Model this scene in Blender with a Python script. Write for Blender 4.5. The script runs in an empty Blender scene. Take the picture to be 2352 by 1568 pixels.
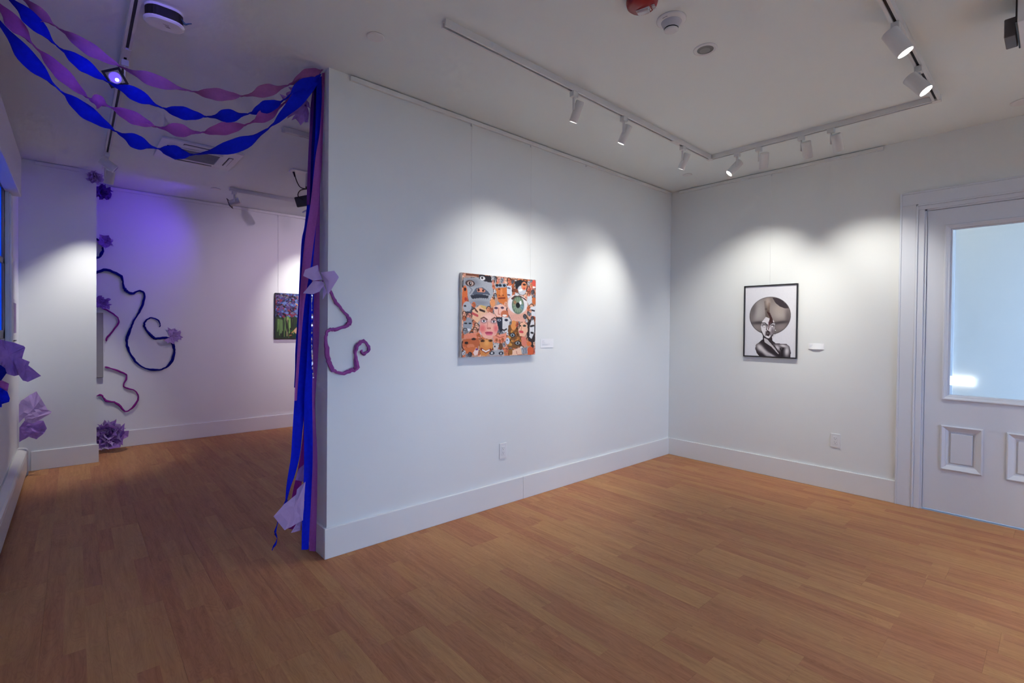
import bpy, bmesh, math, random
import numpy as np
from mathutils import Vector, Matrix

random.seed(7)
scene = bpy.context.scene
C = scene.collection
R = math.radians

# ------------------------------------------------------------------ camera
cam_d = bpy.data.cameras.new('camera')
cam = bpy.data.objects.new('camera', cam_d)
C.objects.link(cam)
scene.camera = cam
YAW, PITCH, ROLL, F = 0.8421, -0.0124, 0.0098, 1121.92
fw = Vector((math.cos(PITCH) * math.cos(YAW), math.cos(PITCH) * math.sin(YAW), math.sin(PITCH)))
rt0 = Vector((math.sin(YAW), -math.cos(YAW), 0))
up0 = rt0.cross(fw)
rt = rt0 * math.cos(ROLL) + up0 * math.sin(ROLL)
up = up0 * math.cos(ROLL) - rt0 * math.sin(ROLL)
m = Matrix((rt, up, -fw)).transposed().to_4x4()
m.translation = Vector((-4.6829, -2.7288, 1.306))
cam.matrix_world = m
cam_d.sensor_fit = 'HORIZONTAL'
cam_d.sensor_width = 36
cam_d.lens = F / 2352 * 36
cam_d.shift_x = 2.94 / 2352
cam_d.shift_y = -16.04 / 2352
cam_d.clip_start = 0.02

# ------------------------------------------------------------------ world, exposure
world = bpy.data.worlds.new('sky')
scene.world = world
world.use_nodes = True
bg = world.node_tree.nodes['Background']
bg.inputs[0].default_value = (0.37, 0.57, 1.0, 1)
bg.inputs[1].default_value = 6.1
vs = scene.view_settings
vs.view_transform = 'Standard'
vs.look = 'None'
vs.exposure = 0.26
vs.gamma = 1.0
vs.use_curve_mapping = False
scene.cycles.use_denoising = True
scene.cycles.max_bounces = 6
scene.cycles.diffuse_bounces = 4
scene.cycles.glossy_bounces = 2
scene.cycles.transmission_bounces = 4
scene.cycles.transparent_max_bounces = 6
scene.cycles.adaptive_threshold = 0.12
scene.cycles.adaptive_min_samples = 16
scene.cycles.use_light_tree = False
scene.cycles.caustics_reflective = False
scene.cycles.caustics_refractive = False
scene.cycles.sample_clamp_indirect = 6

SPOT = 74.0      # watt of a lit white track head


def portal(loc, rot, sx, sy):
    d = bpy.data.lights.new('window_portal', 'AREA')
    d.shape = 'RECTANGLE'
    d.size = sx
    d.size_y = sy
    d.cycles.is_portal = True
    o = bpy.data.objects.new('window_portal', d)
    o.location = loc
    o.rotation_euler = rot
    C.objects.link(o)


portal((-3.95, -4.74, 1.45), (R(-90), 0, R(180)), 1.7, 1.7)
portal((-1.55, -4.74, 1.45), (R(-90), 0, R(180)), 1.7, 1.7)
portal((0.82, -3.36, 1.35), (R(-90), 0, R(180)), 1.15, 2.3)

# ------------------------------------------------------------------ materials
def lin(c):
    return tuple(((v / 255 + 0.055) / 1.055) ** 2.4 if v > 10 else v / 255 / 12.92 for v in c)


MATS = {}


def mat(name, col, rough=0.5, metal=0.0, spec=0.5, noise=0.0, nscale=30.0, bump=0.0, bscale=200.0, emit=None, estr=0.0,
        transl=0.0, sheen=0.0):
    if name in MATS:
        return MATS[name]
    mm = bpy.data.materials.new(name)
    mm.use_nodes = True
    nt = mm.node_tree
    b = nt.nodes['Principled BSDF']
    b.inputs['Base Color'].default_value = (*col, 1)
    b.inputs['Roughness'].default_value = rough
    b.inputs['Metallic'].default_value = metal
    b.inputs['Specular IOR Level'].default_value = spec
    tc = nt.nodes.new('ShaderNodeTexCoord')
    if noise:
        n = nt.nodes.new('ShaderNodeTexNoise')
        n.inputs['Scale'].default_value = nscale
        n.inputs['Detail'].default_value = 4
        nt.links.new(tc.outputs['Object'], n.inputs['Vector'])
        mx = nt.nodes.new('ShaderNodeMix')
        mx.data_type = 'RGBA'
        mx.inputs['A'].default_value = (*[c * (1 - noise) for c in col], 1)
        mx.inputs['B'].default_value = (*[min(1, c * (1 + noise)) for c in col], 1)
        nt.links.new(n.outputs['Fac'], mx.inputs['Factor'])
        nt.links.new(mx.outputs['Result'], b.inputs['Base Color'])
    if bump:
        n2 = nt.nodes.new('ShaderNodeTexNoise')
        n2.inputs['Scale'].default_value = bscale
        n2.inputs['Detail'].default_value = 3
        nt.links.new(tc.outputs['Object'], n2.inputs['Vector'])
        bp = nt.nodes.new('ShaderNodeBump')
        bp.inputs['Strength'].default_value = bump
        bp.inputs['Distance'].default_value = 0.002
        nt.links.new(n2.outputs['Fac'], bp.inputs['Height'])
        nt.links.new(bp.outputs['Normal'], b.inputs['Normal'])
    if emit:
        b.inputs['Emission Color'].default_value = (*emit, 1)
        b.inputs['Emission Strength'].default_value = estr
    if transl:
        tr = nt.nodes.new('ShaderNodeBsdfTranslucent')
        tr.inputs['Color'].default_value = (*col, 1)
        ms = nt.nodes.new('ShaderNodeMixShader')
        ms.inputs['Fac'].default_value = transl
        out = nt.nodes['Material Output']
        nt.links.new(b.outputs[0], ms.inputs[1])
        nt.links.new(tr.outputs[0], ms.inputs[2])
        nt.links.new(ms.outputs[0], out.inputs['Surface'])
    MATS[name] = mm
    return mm


def glass(name, tint, refl=0.08):
    mm = bpy.data.materials.new(name)
    mm.use_nodes = True
    nt = mm.node_tree
    nt.nodes.remove(nt.nodes['Principled BSDF'])
    t = nt.nodes.new('ShaderNodeBsdfTransparent')
    t.inputs['Color'].default_value = (*tint, 1)
    g = nt.nodes.new('ShaderNodeBsdfGlossy')
    g.inputs['Roughness'].default_value = 0.03
    fr = nt.nodes.new('ShaderNodeFresnel')
    fr.inputs['IOR'].default_value = 1.4
    ms = nt.nodes.new('ShaderNodeMixShader')
    nt.links.new(fr.outputs[0], ms.inputs[0])
    nt.links.new(t.outputs[0], ms.inputs[1])
    nt.links.new(g.outputs[0], ms.inputs[2])
    nt.links.new(ms.outputs[0], nt.nodes['Material Output'].inputs['Surface'])
    MATS[name] = mm
    return mm


wall_m = mat('wall_paint', (0.80, 0.82, 0.805), 0.6)
ceil_m = mat('ceiling_paint', (0.83, 0.885, 0.87), 0.8, spec=0.2)
trim_m = mat('trim_paint', (0.80, 0.81, 0.80), 0.38)
door_m = mat('door_paint', (0.73, 0.76, 0.82), 0.4)
white_m = mat('white_metal', (0.74, 0.74, 0.73), 0.4, noise=0.01)
plastic_m = mat('white_plastic', (0.80, 0.80, 0.80), 0.35, noise=0.01)
grey_m = mat('grey_plastic', (0.30, 0.30, 0.32), 0.5, noise=0.04)
dark_m = mat('dark_slot', (0.02, 0.02, 0.025), 0.6, noise=0.1)
black_m = mat('black_plastic', (0.008, 0.008, 0.009), 0.45, noise=0.2)
red_m = mat('red_plastic', (0.27, 0.009, 0.014), 0.35, noise=0.05)
lensclear_m = mat('strobe_lens', (0.62, 0.63, 0.66), 0.12, noise=0.02)
chrome_m = mat('silver_foil', (0.8, 0.8, 0.84), 0.2, 1.0, noise=0.15, nscale=60)
wire_m = mat('hanging_wire', (0.66, 0.66, 0.66), 0.4, noise=0.05)
ink_m = mat('grey_ink', (0.35, 0.35, 0.40), 0.8, noise=0.05)
paper_m = mat('label_card', (0.86, 0.86, 0.87), 0.6, noise=0.01)
frame_m = mat('black_frame', (0.012, 0.010, 0.012), 0.35, noise=0.15)
canvas_m = mat('canvas_edge', (0.70, 0.62, 0.58), 0.8, noise=0.25, nscale=25)
greycanvas_m = mat('grey_canvas', (0.30, 0.29, 0.29), 0.8, noise=0.05)
heater_m = mat('heater_enamel', (0.74, 0.73, 0.70), 0.3, noise=0.01)
lit_m = mat('lit_lens', (1, 1, 1), 0.3, noise=0.001, emit=(1, 0.97, 0.92), estr=14)
bluelit_m = mat('blue_lens', (0.02, 0.03, 0.6), 0.2, noise=0.05, emit=(0.12, 0.07, 1.0), estr=1.5)
bluehot_m = mat('blue_diode', (0.3, 0.4, 1), 0.2, noise=0.05, emit=(0.35, 0.55, 1.0), estr=4)
crepe_blue = mat('blue_crepe', (0.003, 0.014, 0.62), 0.85, spec=0.15, noise=0.3, nscale=60, bump=0.5, bscale=500, transl=0.25)
crepe_navy = mat('navy_crepe', (0.004, 0.006, 0.24), 0.85, spec=0.15, noise=0.3, nscale=60, bump=0.5, bscale=500, transl=0.2)
crepe_pink = mat('orchid_crepe', (0.42, 0.11, 0.42), 0.85, spec=0.15, noise=0.2, nscale=90, bump=0.5, bscale=500, transl=0.3)
crepe_mauve = mat('mauve_crepe', (0.40, 0.14, 0.36), 0.85, spec=0.15, noise=0.2, nscale=90, bump=0.5, bscale=500, transl=0.3)
crepe_violet = mat('violet_crepe', (0.22, 0.06, 0.42), 0.85, spec=0.15, noise=0.2, nscale=90, bump=0.5, bscale=500, transl=0.3)
crepe_magenta = mat('magenta_crepe', (0.30, 0.025, 0.28), 0.85, spec=0.15, noise=0.25, nscale=60, bump=0.5, bscale=500, transl=0.2)
tissue_lilac = mat('lilac_tissue', (0.58, 0.42, 0.74), 0.8, spec=0.2, noise=0.08, nscale=15, transl=0.35)
tissue_purple = mat('purple_tissue', (0.40, 0.22, 0.64), 0.8, spec=0.2, noise=0.1, nscale=15, transl=0.35)
tissue_deep = mat('deep_purple_tissue', (0.20, 0.08, 0.50), 0.8, spec=0.2, noise=0.1, nscale=15, transl=0.3)
bluewire_m = mat('blue_wire', (0.02, 0.10, 0.25), 0.4, noise=0.1)
ground_m = mat('ground', (0.12, 0.12, 0.12), 0.9, noise=0.2)
glass_m = glass('clear_glass', (0.93, 0.95, 0.97))
blind_m = mat('blue_translucent_shade', (0.02, 0.26, 0.75), 0.7, noise=0.05, nscale=40, transl=0.8)


def wood_mat():
    mm = bpy.data.materials.new('oak_plank')
    mm.use_nodes = True
    nt = mm.node_tree
    N, Lk = nt.nodes, nt.links
    b = N['Principled BSDF']
    tc = N.new('ShaderNodeTexCoord')
    oi = N.new('ShaderNodeObjectInfo')
    sep = N.new('ShaderNodeSeparateXYZ')
    Lk.new(tc.outputs['Object'], sep.inputs[0])

    def math_(op, a, bb=None, c=None):
        n = N.new('ShaderNodeMath')
        n.operation = op
        for i, v in enumerate((a, bb, c)):
            if v is None:
                continue
            if isinstance(v, (int, float)):
                n.inputs[i].default_value = v
            else:
                Lk.new(v, n.inputs[i])
        return n.outputs[0]
    # three printed strips across each plank, each with its own joints
    sx = math_('FLOOR', math_('DIVIDE', math_('ADD', sep.outputs['X'], 0.104), 0.0694))
    rnd = math_('MULTIPLY', oi.outputs['Random'], 37.0)
    off = math_('MULTIPLY', math_('FRACT', math_('MULTIPLY', math_('ADD', sx, rnd), 0.6180)), 1.02)
    sy = math_('FLOOR', math_('DIVIDE', math_('ADD', math_('ADD', sep.outputs['Y'], 0.6), off), 1.02))
    key = N.new('ShaderNodeCombineXYZ')
    Lk.new(sx, key.inputs[0])
    Lk.new(sy, key.inputs[1])
    Lk.new(rnd, key.inputs[2])
    wn = N.new('ShaderNodeTexWhiteNoise')
    wn.noise_dimensions = '3D'
    Lk.new(key.outputs[0], wn.inputs['Vector'])
    # grain : long streaks + broad cathedral waves
    vec = N.new('ShaderNodeCombineXYZ')
    Lk.new(math_('ADD', math_('MULTIPLY', sep.outputs['X'], 1.0), math_('MULTIPLY', wn.outputs['Value'], 9.0)), vec.inputs[0])
    Lk.new(math_('ADD', math_('MULTIPLY', sep.outputs['Y'], 0.055), rnd), vec.inputs[1])
    Lk.new(math_('MULTIPLY', sy, 1.7), vec.inputs[2])
    n1 = N.new('ShaderNodeTexNoise')
    n1.inputs['Scale'].default_value = 55
    n1.inputs['Detail'].default_value = 4
    n1.inputs['Roughness'].default_value = 0.62
    Lk.new(vec.outputs[0], n1.inputs['Vector'])
    vec2 = N.new('ShaderNodeCombineXYZ')
    Lk.new(math_('ADD', sep.outputs['X'], math_('MULTIPLY', wn.outputs['Value'], 5.0)), vec2.inputs[0])
    Lk.new(math_('ADD', math_('MULTIPLY', sep.outputs['Y'], 0.16), rnd), vec2.inputs[1])
    n2 = N.new('ShaderNodeTexNoise')
    n2.inputs['Scale'].default_value = 16
    n2.inputs['Detail'].default_value = 2
    n2.inputs['Distortion'].default_value = 1.2
    Lk.new(vec2.outputs[0], n2.inputs['Vector'])
    ring = math_('ABSOLUTE', math_('SINE', math_('MULTIPLY', n2.outputs['Fac'], 42.0)))
    g = math_('ADD', math_('MULTIPLY', n1.outputs['Fac'], 0.55), math_('MULTIPLY', ring, 0.10))
    g = math_('ADD', g, math_('MULTIPLY', n2.outputs['Fac'], 0.30))
    g = math_('ADD', g, math_('MULTIPLY', math_('SUBTRACT', wn.outputs['Value'], 0.5), 0.15))
    ramp = N.new('ShaderNodeValToRGB')
    e = ramp.color_ramp.elements
    e[0].position = 0.22
    e[0].color = (*FLOOR_DARK, 1)
    e[1].position = 0.80
    e[1].color = (*FLOOR_LIGHT, 1)
    mid = ramp.color_ramp.elements.new(0.5)
    mid.color = (*[(a + c) * 0.5 for a, c in zip(FLOOR_DARK, FLOOR_LIGHT)], 1)
    Lk.new(g, ramp.inputs[0])
    # redder / yellower strips
    hs = N.new('ShaderNodeHueSaturation')
    Lk.new(math_('ADD', math_('MULTIPLY', math_('SUBTRACT', wn.outputs['Value'], 0.5), 0.014), 0.5), hs.inputs['Hue'])
    hs.inputs['Saturation'].default_value = 1.0
    Lk.new(ramp.outputs[0], hs.inputs['Color'])
    Lk.new(hs.outputs[0], b.inputs['Base Color'])
    b.inputs['Roughness'].default_value = 0.5
    b.inputs['Specular IOR Level'].default_value = 0.22
    bp = N.new('ShaderNodeBump')
    bp.inputs['Strength'].default_value = 0.12
    bp.inputs['Distance'].default_value = 0.001
    Lk.new(n1.outputs['Fac'], bp.inputs['Height'])
    Lk.new(bp.outputs[0], b.inputs['Normal'])
    return mm


FLOOR_DARK = (0.30, 0.115, 0.046)
FLOOR_LIGHT = (0.585, 0.285, 0.128)
wood_m = wood_mat()


# ------------------------------------------------------------------ mesh helpers
def new_obj(name, bm, material, parent=None, smooth=False):
    me = bpy.data.meshes.new(name)
    bm.to_mesh(me)
    bm.free()
    if smooth:
        for p in me.polygons:
            p.use_smooth = True
    me.materials.append(material)
    o = bpy.data.objects.new(name, me)
    C.objects.link(o)
    if parent:
        o.parent = parent
    return o


def tag(o, label, cat, group=None):
    o['label'] = label
    o['category'] = cat
    if group:
        o['group'] = group
    return o


def struct(o):
    o['kind'] = 'structure'
    return o


def empty(name, loc=(0, 0, 0)):
    o = bpy.data.objects.new(name, None)
    o.empty_display_size = 0.05
    o.location = loc
    C.objects.link(o)
    return o


def box(bm, a, b, bevel=0.0, seg=1):
    a = Vector(a)
    b = Vector(b)
    lo = Vector(min(x, y) for x, y in zip(a, b))
    hi = Vector(max(x, y) for x, y in zip(a, b))
    s = hi - lo
    r = bmesh.ops.create_cube(bm, size=1, matrix=Matrix.Translation((lo + hi) / 2) @ Matrix.Diagonal((*s, 1)))
    if bevel:
        vs_ = r['verts']
        ed = list({e for v in vs_ for e in v.link_edges})
        bmesh.ops.bevel(bm, geom=ed, offset=bevel, segments=seg, affect='EDGES', profile=0.5)
    return bm


def bxo(name, a, b, material, parent=None, bevel=0.0, seg=1, off=(0, 0, 0)):
    bm = bmesh.new()
    o = Vector(off)
    box(bm, Vector(a) - o, Vector(b) - o, bevel, seg)
    return new_obj(name, bm, material, parent)


def align(d):
    return Vector(d).to_track_quat('Z', 'Y').to_matrix().to_4x4()


def cyl(bm, p0, p1, r0, r1=None, seg=24, caps=True):
    p0 = Vector(p0)
    p1 = Vector(p1)
    d = p1 - p0
    bmesh.ops.create_cone(bm, cap_ends=caps, segments=seg, radius1=r0, radius2=r0 if r1 is None else r1, depth=d.length,
                          matrix=Matrix.Translation((p0 + p1) / 2) @ align(d))
    return bm


def lathe(bm, prof, seg=32, mtx=None):
    """revolve (r, z) profile about z"""
    rings = []
    for r_, z in prof:
        if r_ < 1e-6:
            rings.append([bm.verts.new((0, 0, z))])
        else:
            rings.append([bm.verts.new((r_ * math.cos(2 * math.pi * i / seg), r_ * math.sin(2 * math.pi * i / seg), z)) for i in range(seg)])
    for a, b in zip(rings, rings[1:]):
        for i in range(seg):
            j = (i + 1) % seg
            va = [a[0]] if len(a) == 1 else [a[i], a[j]]
            vb = [b[0]] if len(b) == 1 else [b[j], b[i]]
            if len(va) + len(vb) >= 3:
                bm.faces.new(va + vb)
    if mtx is not None:
        bmesh.ops.transform(bm, matrix=mtx, verts=[v for rr in rings for v in rr])
    bmesh.ops.recalc_face_normals(bm, faces=bm.faces[:])
    return bm


def spline(pts, n):
    """Catmull-Rom through points, n samples per span"""
    P = [Vector(p) for p in pts]
    out = []
    for i in range(len(P) - 1):
        p0 = P[max(i - 1, 0)]
        p1, p2 = P[i], P[i + 1]
        p3 = P[min(i + 2, len(P) - 1)]
        for k in range(n):
            t = k / n
            out.append(0.5 * ((2 * p1) + (p2 - p0) * t + (2 * p0 - 5 * p1 + 4 * p2 - p3) * t * t + (3 * p1 - p0 - 3 * p2 + p3) * t ** 3))
    out.append(P[-1].copy())
    return out


def tube(bm, pts, rad, seg=8, ref=(0, 0, 1)):
    n = len(pts)
    rings = []
    for i, p in enumerate(pts):
        t = (pts[min(i + 1, n - 1)] - pts[max(i - 1, 0)]).normalized()
        a = t.cross(Vector(ref))
        if a.length < 1e-3:
            a = t.cross(Vector((1, 0, 0)))
        a.normalize()
        b = t.cross(a)
        r_ = rad(i / (n - 1)) if callable(rad) else rad
        rings.append([bm.verts.new(p + (a * math.cos(2 * math.pi * k / seg) + b * math.sin(2 * math.pi * k / seg)) * r_) for k in range(seg)])
    for a, b in zip(rings, rings[1:]):
        for k in range(seg):
            j = (k + 1) % seg
            bm.faces.new((a[k], a[j], b[j], b[k]))
    bm.faces.new(rings[0][::-1])
    bm.faces.new(rings[-1])
    return bm


def extrude_profile(bm, prof, axis, a, b):
    """prof: list of 2D points (p, q); extruded along axis from a to b.  axis 'x': (p,q)->(y,z); 'y': (x,z); 'z': (x,y)"""
    def mk(p, q, t):
        return {'x': (t, p, q), 'y': (p, t, q), 'z': (p, q, t)}[axis]
    v0 = [bm.verts.new(mk(p, q, a)) for p, q in prof]
    v1 = [bm.verts.new(mk(p, q, b)) for p, q in prof]
    n = len(prof)
    for i in range(n):
        j = (i + 1) % n
        bm.faces.new((v0[i], v0[j], v1[j], v1[i]))
    bm.faces.new(v0[::-1])
    bm.faces.new(v1)
    bmesh.ops.recalc_face_normals(bm, faces=bm.faces[:])
    return bm


def text_obj(name, txt, size, material, mtx, parent=None, depth=0.0006):
    cu = bpy.data.curves.new(name, 'FONT')
    cu.body = txt
    cu.size = size
    cu.extrude = depth
    cu.align_x = 'CENTER'
    cu.align_y = 'CENTER'
    tmp = bpy.data.objects.new(name, cu)
    C.objects.link(tmp)
    dg = bpy.context.evaluated_depsgraph_get()
    me = bpy.data.meshes.new_from_object(tmp.evaluated_get(dg))
    bpy.data.objects.remove(tmp)
    me.materials.clear()
    me.materials.append(material)
    o = bpy.data.objects.new(name, me)
    C.objects.link(o)
    if parent:
        o.parent = parent
    o.matrix_local = mtx
    return o


# ================================================================== THE ROOM
H = 2.75
XL = -5.05          # left wall face
AX = -3.6245        # free end of the centre wall
AT = 0.30           # its thickness
YF = 3.905          # far wall face
YP = 3.33           # pier face
YB = -4.70          # back wall face
BB = 0.172          # baseboard height
BT = 0.016

# floor : sub floor and planks
floor = struct(bxo('floor', (XL - 0.2, YB - 0.2, -0.08), (0.0, YF + 0.2, -0.011), mat('subfloor', (0.10, 0.06, 0.04), 0.9, noise=0.1)))
PW, PL = 0.2082, 1.215
bm = bmesh.new()
box(bm, (-PW / 2 + 0.00012, -PL / 2 + 0.00012, -0.011), (PW / 2 - 0.00012, PL / 2 - 0.00012, 0.0), 0.0004)
plank_me = bpy.data.meshes.new('plank')
bm.to_mesh(plank_me)
bm.free()
plank_me.materials.append(wood_m)
rp = random.Random(3)
nrow = int(5.05 / PW) + 1
for i in range(nrow):
    x = -0.0 - PW * (i + 0.5)
    y0 = YB - rp.random() * PL
    hw = PW / 2
    y = y0
    while y < YF:
        ya, yb = max(y, YB), min(y + PL, YF)
        if yb - ya > 0.05:
            if ya == y and yb == y + PL and x - hw > XL:
                o = bpy.data.objects.new('plank', plank_me)
                o.location = (x, y + PL / 2, 0)
                C.objects.link(o)
            else:
                xa = max(x - hw, XL)
                bm = bmesh.new()
                box(bm, (xa - x + 0.00012, ya - (ya + yb) / 2 + 0.00012, -0.011), (hw - 0.00012, (yb - ya) / 2 - 0.00012, 0), 0.0004)
                o = new_obj('plank', bm, wood_m)
                o.location = (x, (ya + yb) / 2, 0)
            o.parent = floor
        y += PL

# ceiling
struct(bxo('ceiling', (XL - 0.2, YB - 0.2, H), (0.15, YF + 0.2, H + 0.12), ceil_m))


def wall(name, boxes, material=wall_m):
    bm = bmesh.new()
    for a, b in boxes:
        box(bm, a, b)
    return struct(new_obj(name, bm, material))


wall('wall_center', [((AX, 0, 0), (0, AT, H))])
DY0, DY1, DZ = -2.062, -2.842, 2.215      # door opening in right wall
wall('wall_right', [((0, DY0, 0), (0.14, YF + 0.2, H)), ((0, DY1, DZ), (0.14, DY0, H)), ((0, YB - 0.2, 0), (0.14, DY1, H))])
WY0, WY1, WZ0, WZ1 = 0.95, 2.22, 1.20, 2.30   # left window
wall('wall_left', [((XL - 0.2, WY1, 0), (XL, YF + 0.2, H)), ((XL - 0.2, YB - 0.2, 0), (XL, WY0, H)),
                   ((XL - 0.2, WY0, 0), (XL, WY1, WZ0)), ((XL - 0.2, WY0, WZ1), (XL, WY1, H))])
wall('wall_far', [((XL, YF, 0), (0, YF + 0.2, H))])
wall('wall_pier', [((XL, YP, 0), (-4.53, YP + 0.13, H))])
BX = [(-4.8, -3.1), (-2.4, -0.7)]
bz0, bz1 = 0.6, 2.3
wall('wall_back', [((XL, YB - 0.2, 0), (0, YB, bz0)), ((XL, YB - 0.2, bz1), (0, YB, H)),
                   ((XL, YB - 0.2, bz0), (BX[0][0], YB, bz1)), ((BX[0][1], YB - 0.2, bz0), (BX[1][0], YB, bz1)),
                   ((BX[1][1], YB - 0.2, bz0), (0, YB, bz1))])
struct(bxo('ground', (-30, -30, -0.5), (30, 30, -0.45), ground_m))

# vestibule behind the door
wall('wall_vestibule', [((1.4, -3.3, 0), (1.5, -1.2, H)), ((0.14, -1.3, 0), (1.4, -1.2, H)),
                        ((0.14, -3.4, 0), (1.5, -3.3, 0.2)), ((0.14, -3.4, 2.5), (1.5, -3.3, H)), ((0.14, -3.4, 0.2), (0.24, -3.3, 2.5)),
                        ((0.15, -3.4, H), (1.5, -1.2, H + 0.1))], mat('vestibule_paint', (0.90, 0.83, 0.70), 0.7))
struct(bxo('floor_vestibule', (0.0, -3.4, -0.08), (1.5, -1.2, -0.002), mat('vestibule_tile', (0.5, 0.5, 0.5), 0.5, noise=0.05)))
struct(bxo('bright_strip_vestibule', (1.37, -2.085, 0), (1.4, -1.98, H), mat('bright_strip_white', (0.93, 0.93, 0.92), 0.4, noise=0.005)))  # added board, its whiter colour imitates a more brightly lit strip of wall


bm = bmesh.new()
lathe(bm, [(0, 0), (0.17, 0), (0.17, -0.03), (0.15, -0.05), (0, -0.055)], 32)
o = new_obj('fill_lamp', bm, mat('fill_lamp_glass', (0.9, 0.9, 0.9), 0.4, emit=(0.80, 0.92, 1.0), estr=7.0), None, True)  # unseen lamp added to brighten what shows through the door glass
o.location = (0.75, -2.0, H)
tag(o, 'added round fill lamp brightening the vestibule behind the door', 'lamp')

# baseboards
def bboard(name, a, b, parent=None):
    """board with a softly rounded top front edge"""
    bm = bmesh.new()
    box(bm, a, b, 0.003, 2)
    return new_obj(name, bm, trim_m, parent)


bc = struct(empty('baseboard_center', (-1.8, -0.008, 0)))
def bcb(a, b):
    bm = bmesh.new()
    o_ = Vector((-1.8, -0.008, 0))
    box(bm, Vector(a) - o_, Vector(b) - o_, 0.003, 2)
    new_obj('board', bm, trim_m, bc)
bcb((AX - BT, -BT, 0), (-2.117, 0, BB))
bcb((-2.116, -BT - 0.0012, 0), (-BT, 0, BB + 0.0005))
struct(bboard('baseboard_end', (AX - BT, -0.0005, 0), (AX, AT, BB)))
struct(bboard('baseboard_right', (-BT, -1.918, 0), (0, 0, BB)))
struct(bboard('baseboard_right_rear', (-BT, YB, 0), (0, -2.99, BB)))
struct(bboard('baseboard_pier', (-4.975, YP - BT, 0), (-4.53 + BT, YP, BB)))
struct(bboard('baseboard_far', (XL, YF - BT, 0), (0, YF, BB)))
struct(bboard('baseboard_center_rear', (AX, AT, 0), (0, AT + BT, BB)))

# ---- door
# casing : stepped profile, two legs and a head
tr = struct(empty('trim_1', (0, -2.45, 0)))
TO = Vector((0, -2.45, 0))


def casing_leg(y0, y1, z0, z1):
    """flat casing board with backband and inner bead; y0 outer edge, y1 inner edge"""
    s = 1 if y1 > y0 else -1
    bm = bmesh.new()
    box(bm, (-0.020, y0, z0), (0, y0 + s * 0.012, z1), 0.0015)
    box(bm, (-0.016, y0 + s * 0.012, z0), (0, y0 + s * 0.095, 2.255), 0.0015)
    box(bm, (-0.021, y0 + s * 0.095, z0), (0, y0 + s * 0.108, 2.242), 0.003, 2)
    box(bm, (-0.012, y0 + s * 0.108, z0), (0, y1, DZ - 0.002), 0.002)
    bmesh.ops.translate(bm, verts=bm.verts[:], vec=-TO)
    return new_obj('casing_leg', bm, door_m, tr)


casing_leg(-1.918, DY0, 0, 2.35)
casing_leg(2 * (-2.452) + 1.918, DY1, 0, 2.35)
bm = bmesh.new()
box(bm, (-0.020, -2.974, 2.338), (0, -1.930, 2.35), 0.0015)
box(bm, (-0.016, -2.974, 2.255), (0, -1.930, 2.338), 0.0015)
box(bm, (-0.0205, -2.880, 2.242), (0, -2.024, 2.255), 0.002, 2)
box(bm, (-0.0115, -2.880, DZ - 0.002), (0, -2.024, 2.242), 0.002)
bmesh.ops.translate(bm, verts=bm.verts[:], vec=-TO)
new_obj('casing_head', bm, door_m, tr)
bm = bmesh.new()
box(bm, (0.0, DY0, 0), (0.14, DY0 - 0.012, DZ))
box(bm, (0.0, DY1, 0), (0.14, DY1 + 0.012, DZ))
box(bm, (0.0, DY1, DZ - 0.012), (0.14, DY0, DZ))
bmesh.ops.translate(bm, verts=bm.verts[:], vec=-TO)
new_obj('jamb', bm, door_m, tr)

dr = struct(empty('door_1', (0.03, -2.452, 0)))
DO = Vector((0.03, -2.452, 0))
dx0, dx1 = 0.012, 0.055
dya, dyb = DY0 - 0.014, DY1 + 0.014
gya, gyb, gz0, gz1 = -2.214, -2.690, 0.862, 2.045
p1, p2, pz0, pz1 = (-2.190, -2.377), (-2.527, -2.714), 0.334, 0.620
bm = bmesh.new()
for a, b in [((dx0, dya, 0.012), (dx1, gya + 0.012, 2.20)), ((dx0, gyb - 0.012, 0.012), (dx1, dyb, 2.20)),
             ((dx0, gya + 0.012, gz1 + 0.012), (dx1, gyb - 0.012, 2.20)), ((dx0, gya + 0.012, pz1 + 0.001), (dx1, gyb - 0.012, gz0 - 0.012)),
             ((dx0, gya + 0.012, 0.012), (dx1, gyb - 0.012, pz0 - 0.001)), ((dx0, p1[1] - 0.001, pz0 - 0.001), (dx1, p2[0] + 0.001, pz1 + 0.001))]:
    box(bm, a, b)
bmesh.ops.translate(bm, verts=bm.verts[:], vec=-DO)
new_obj('door_slab', bm, door_m, dr)


def ring_frame(name, y0, y1, z0, z1, prof, parent, material, origin):
    """mitred moulding round a rectangle on the plane x=const; prof = list of (inset, x)"""
    bm = bmesh.new()
    ya, yb = min(y0, y1), max(y0, y1)
    loops = []
    for ins, x in prof:
        loops.append([bm.verts.new(Vector(v) - origin) for v in ((x, ya + ins, z0 + ins), (x, yb - ins, z0 + ins), (x, yb - ins, z1 - ins), (x, ya + ins, z1 - ins))])
    n = len(loops)
    for i in range(n - 1):
        for k in range(4):
            j = (k + 1) % 4
            bm.faces.new((loops[i][k], loops[i][j], loops[i + 1][j], loops[i + 1][k]))
    bmesh.ops.recalc_face_normals(bm, faces=bm.faces[:])
    return new_obj(name, bm, material, parent)


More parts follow.
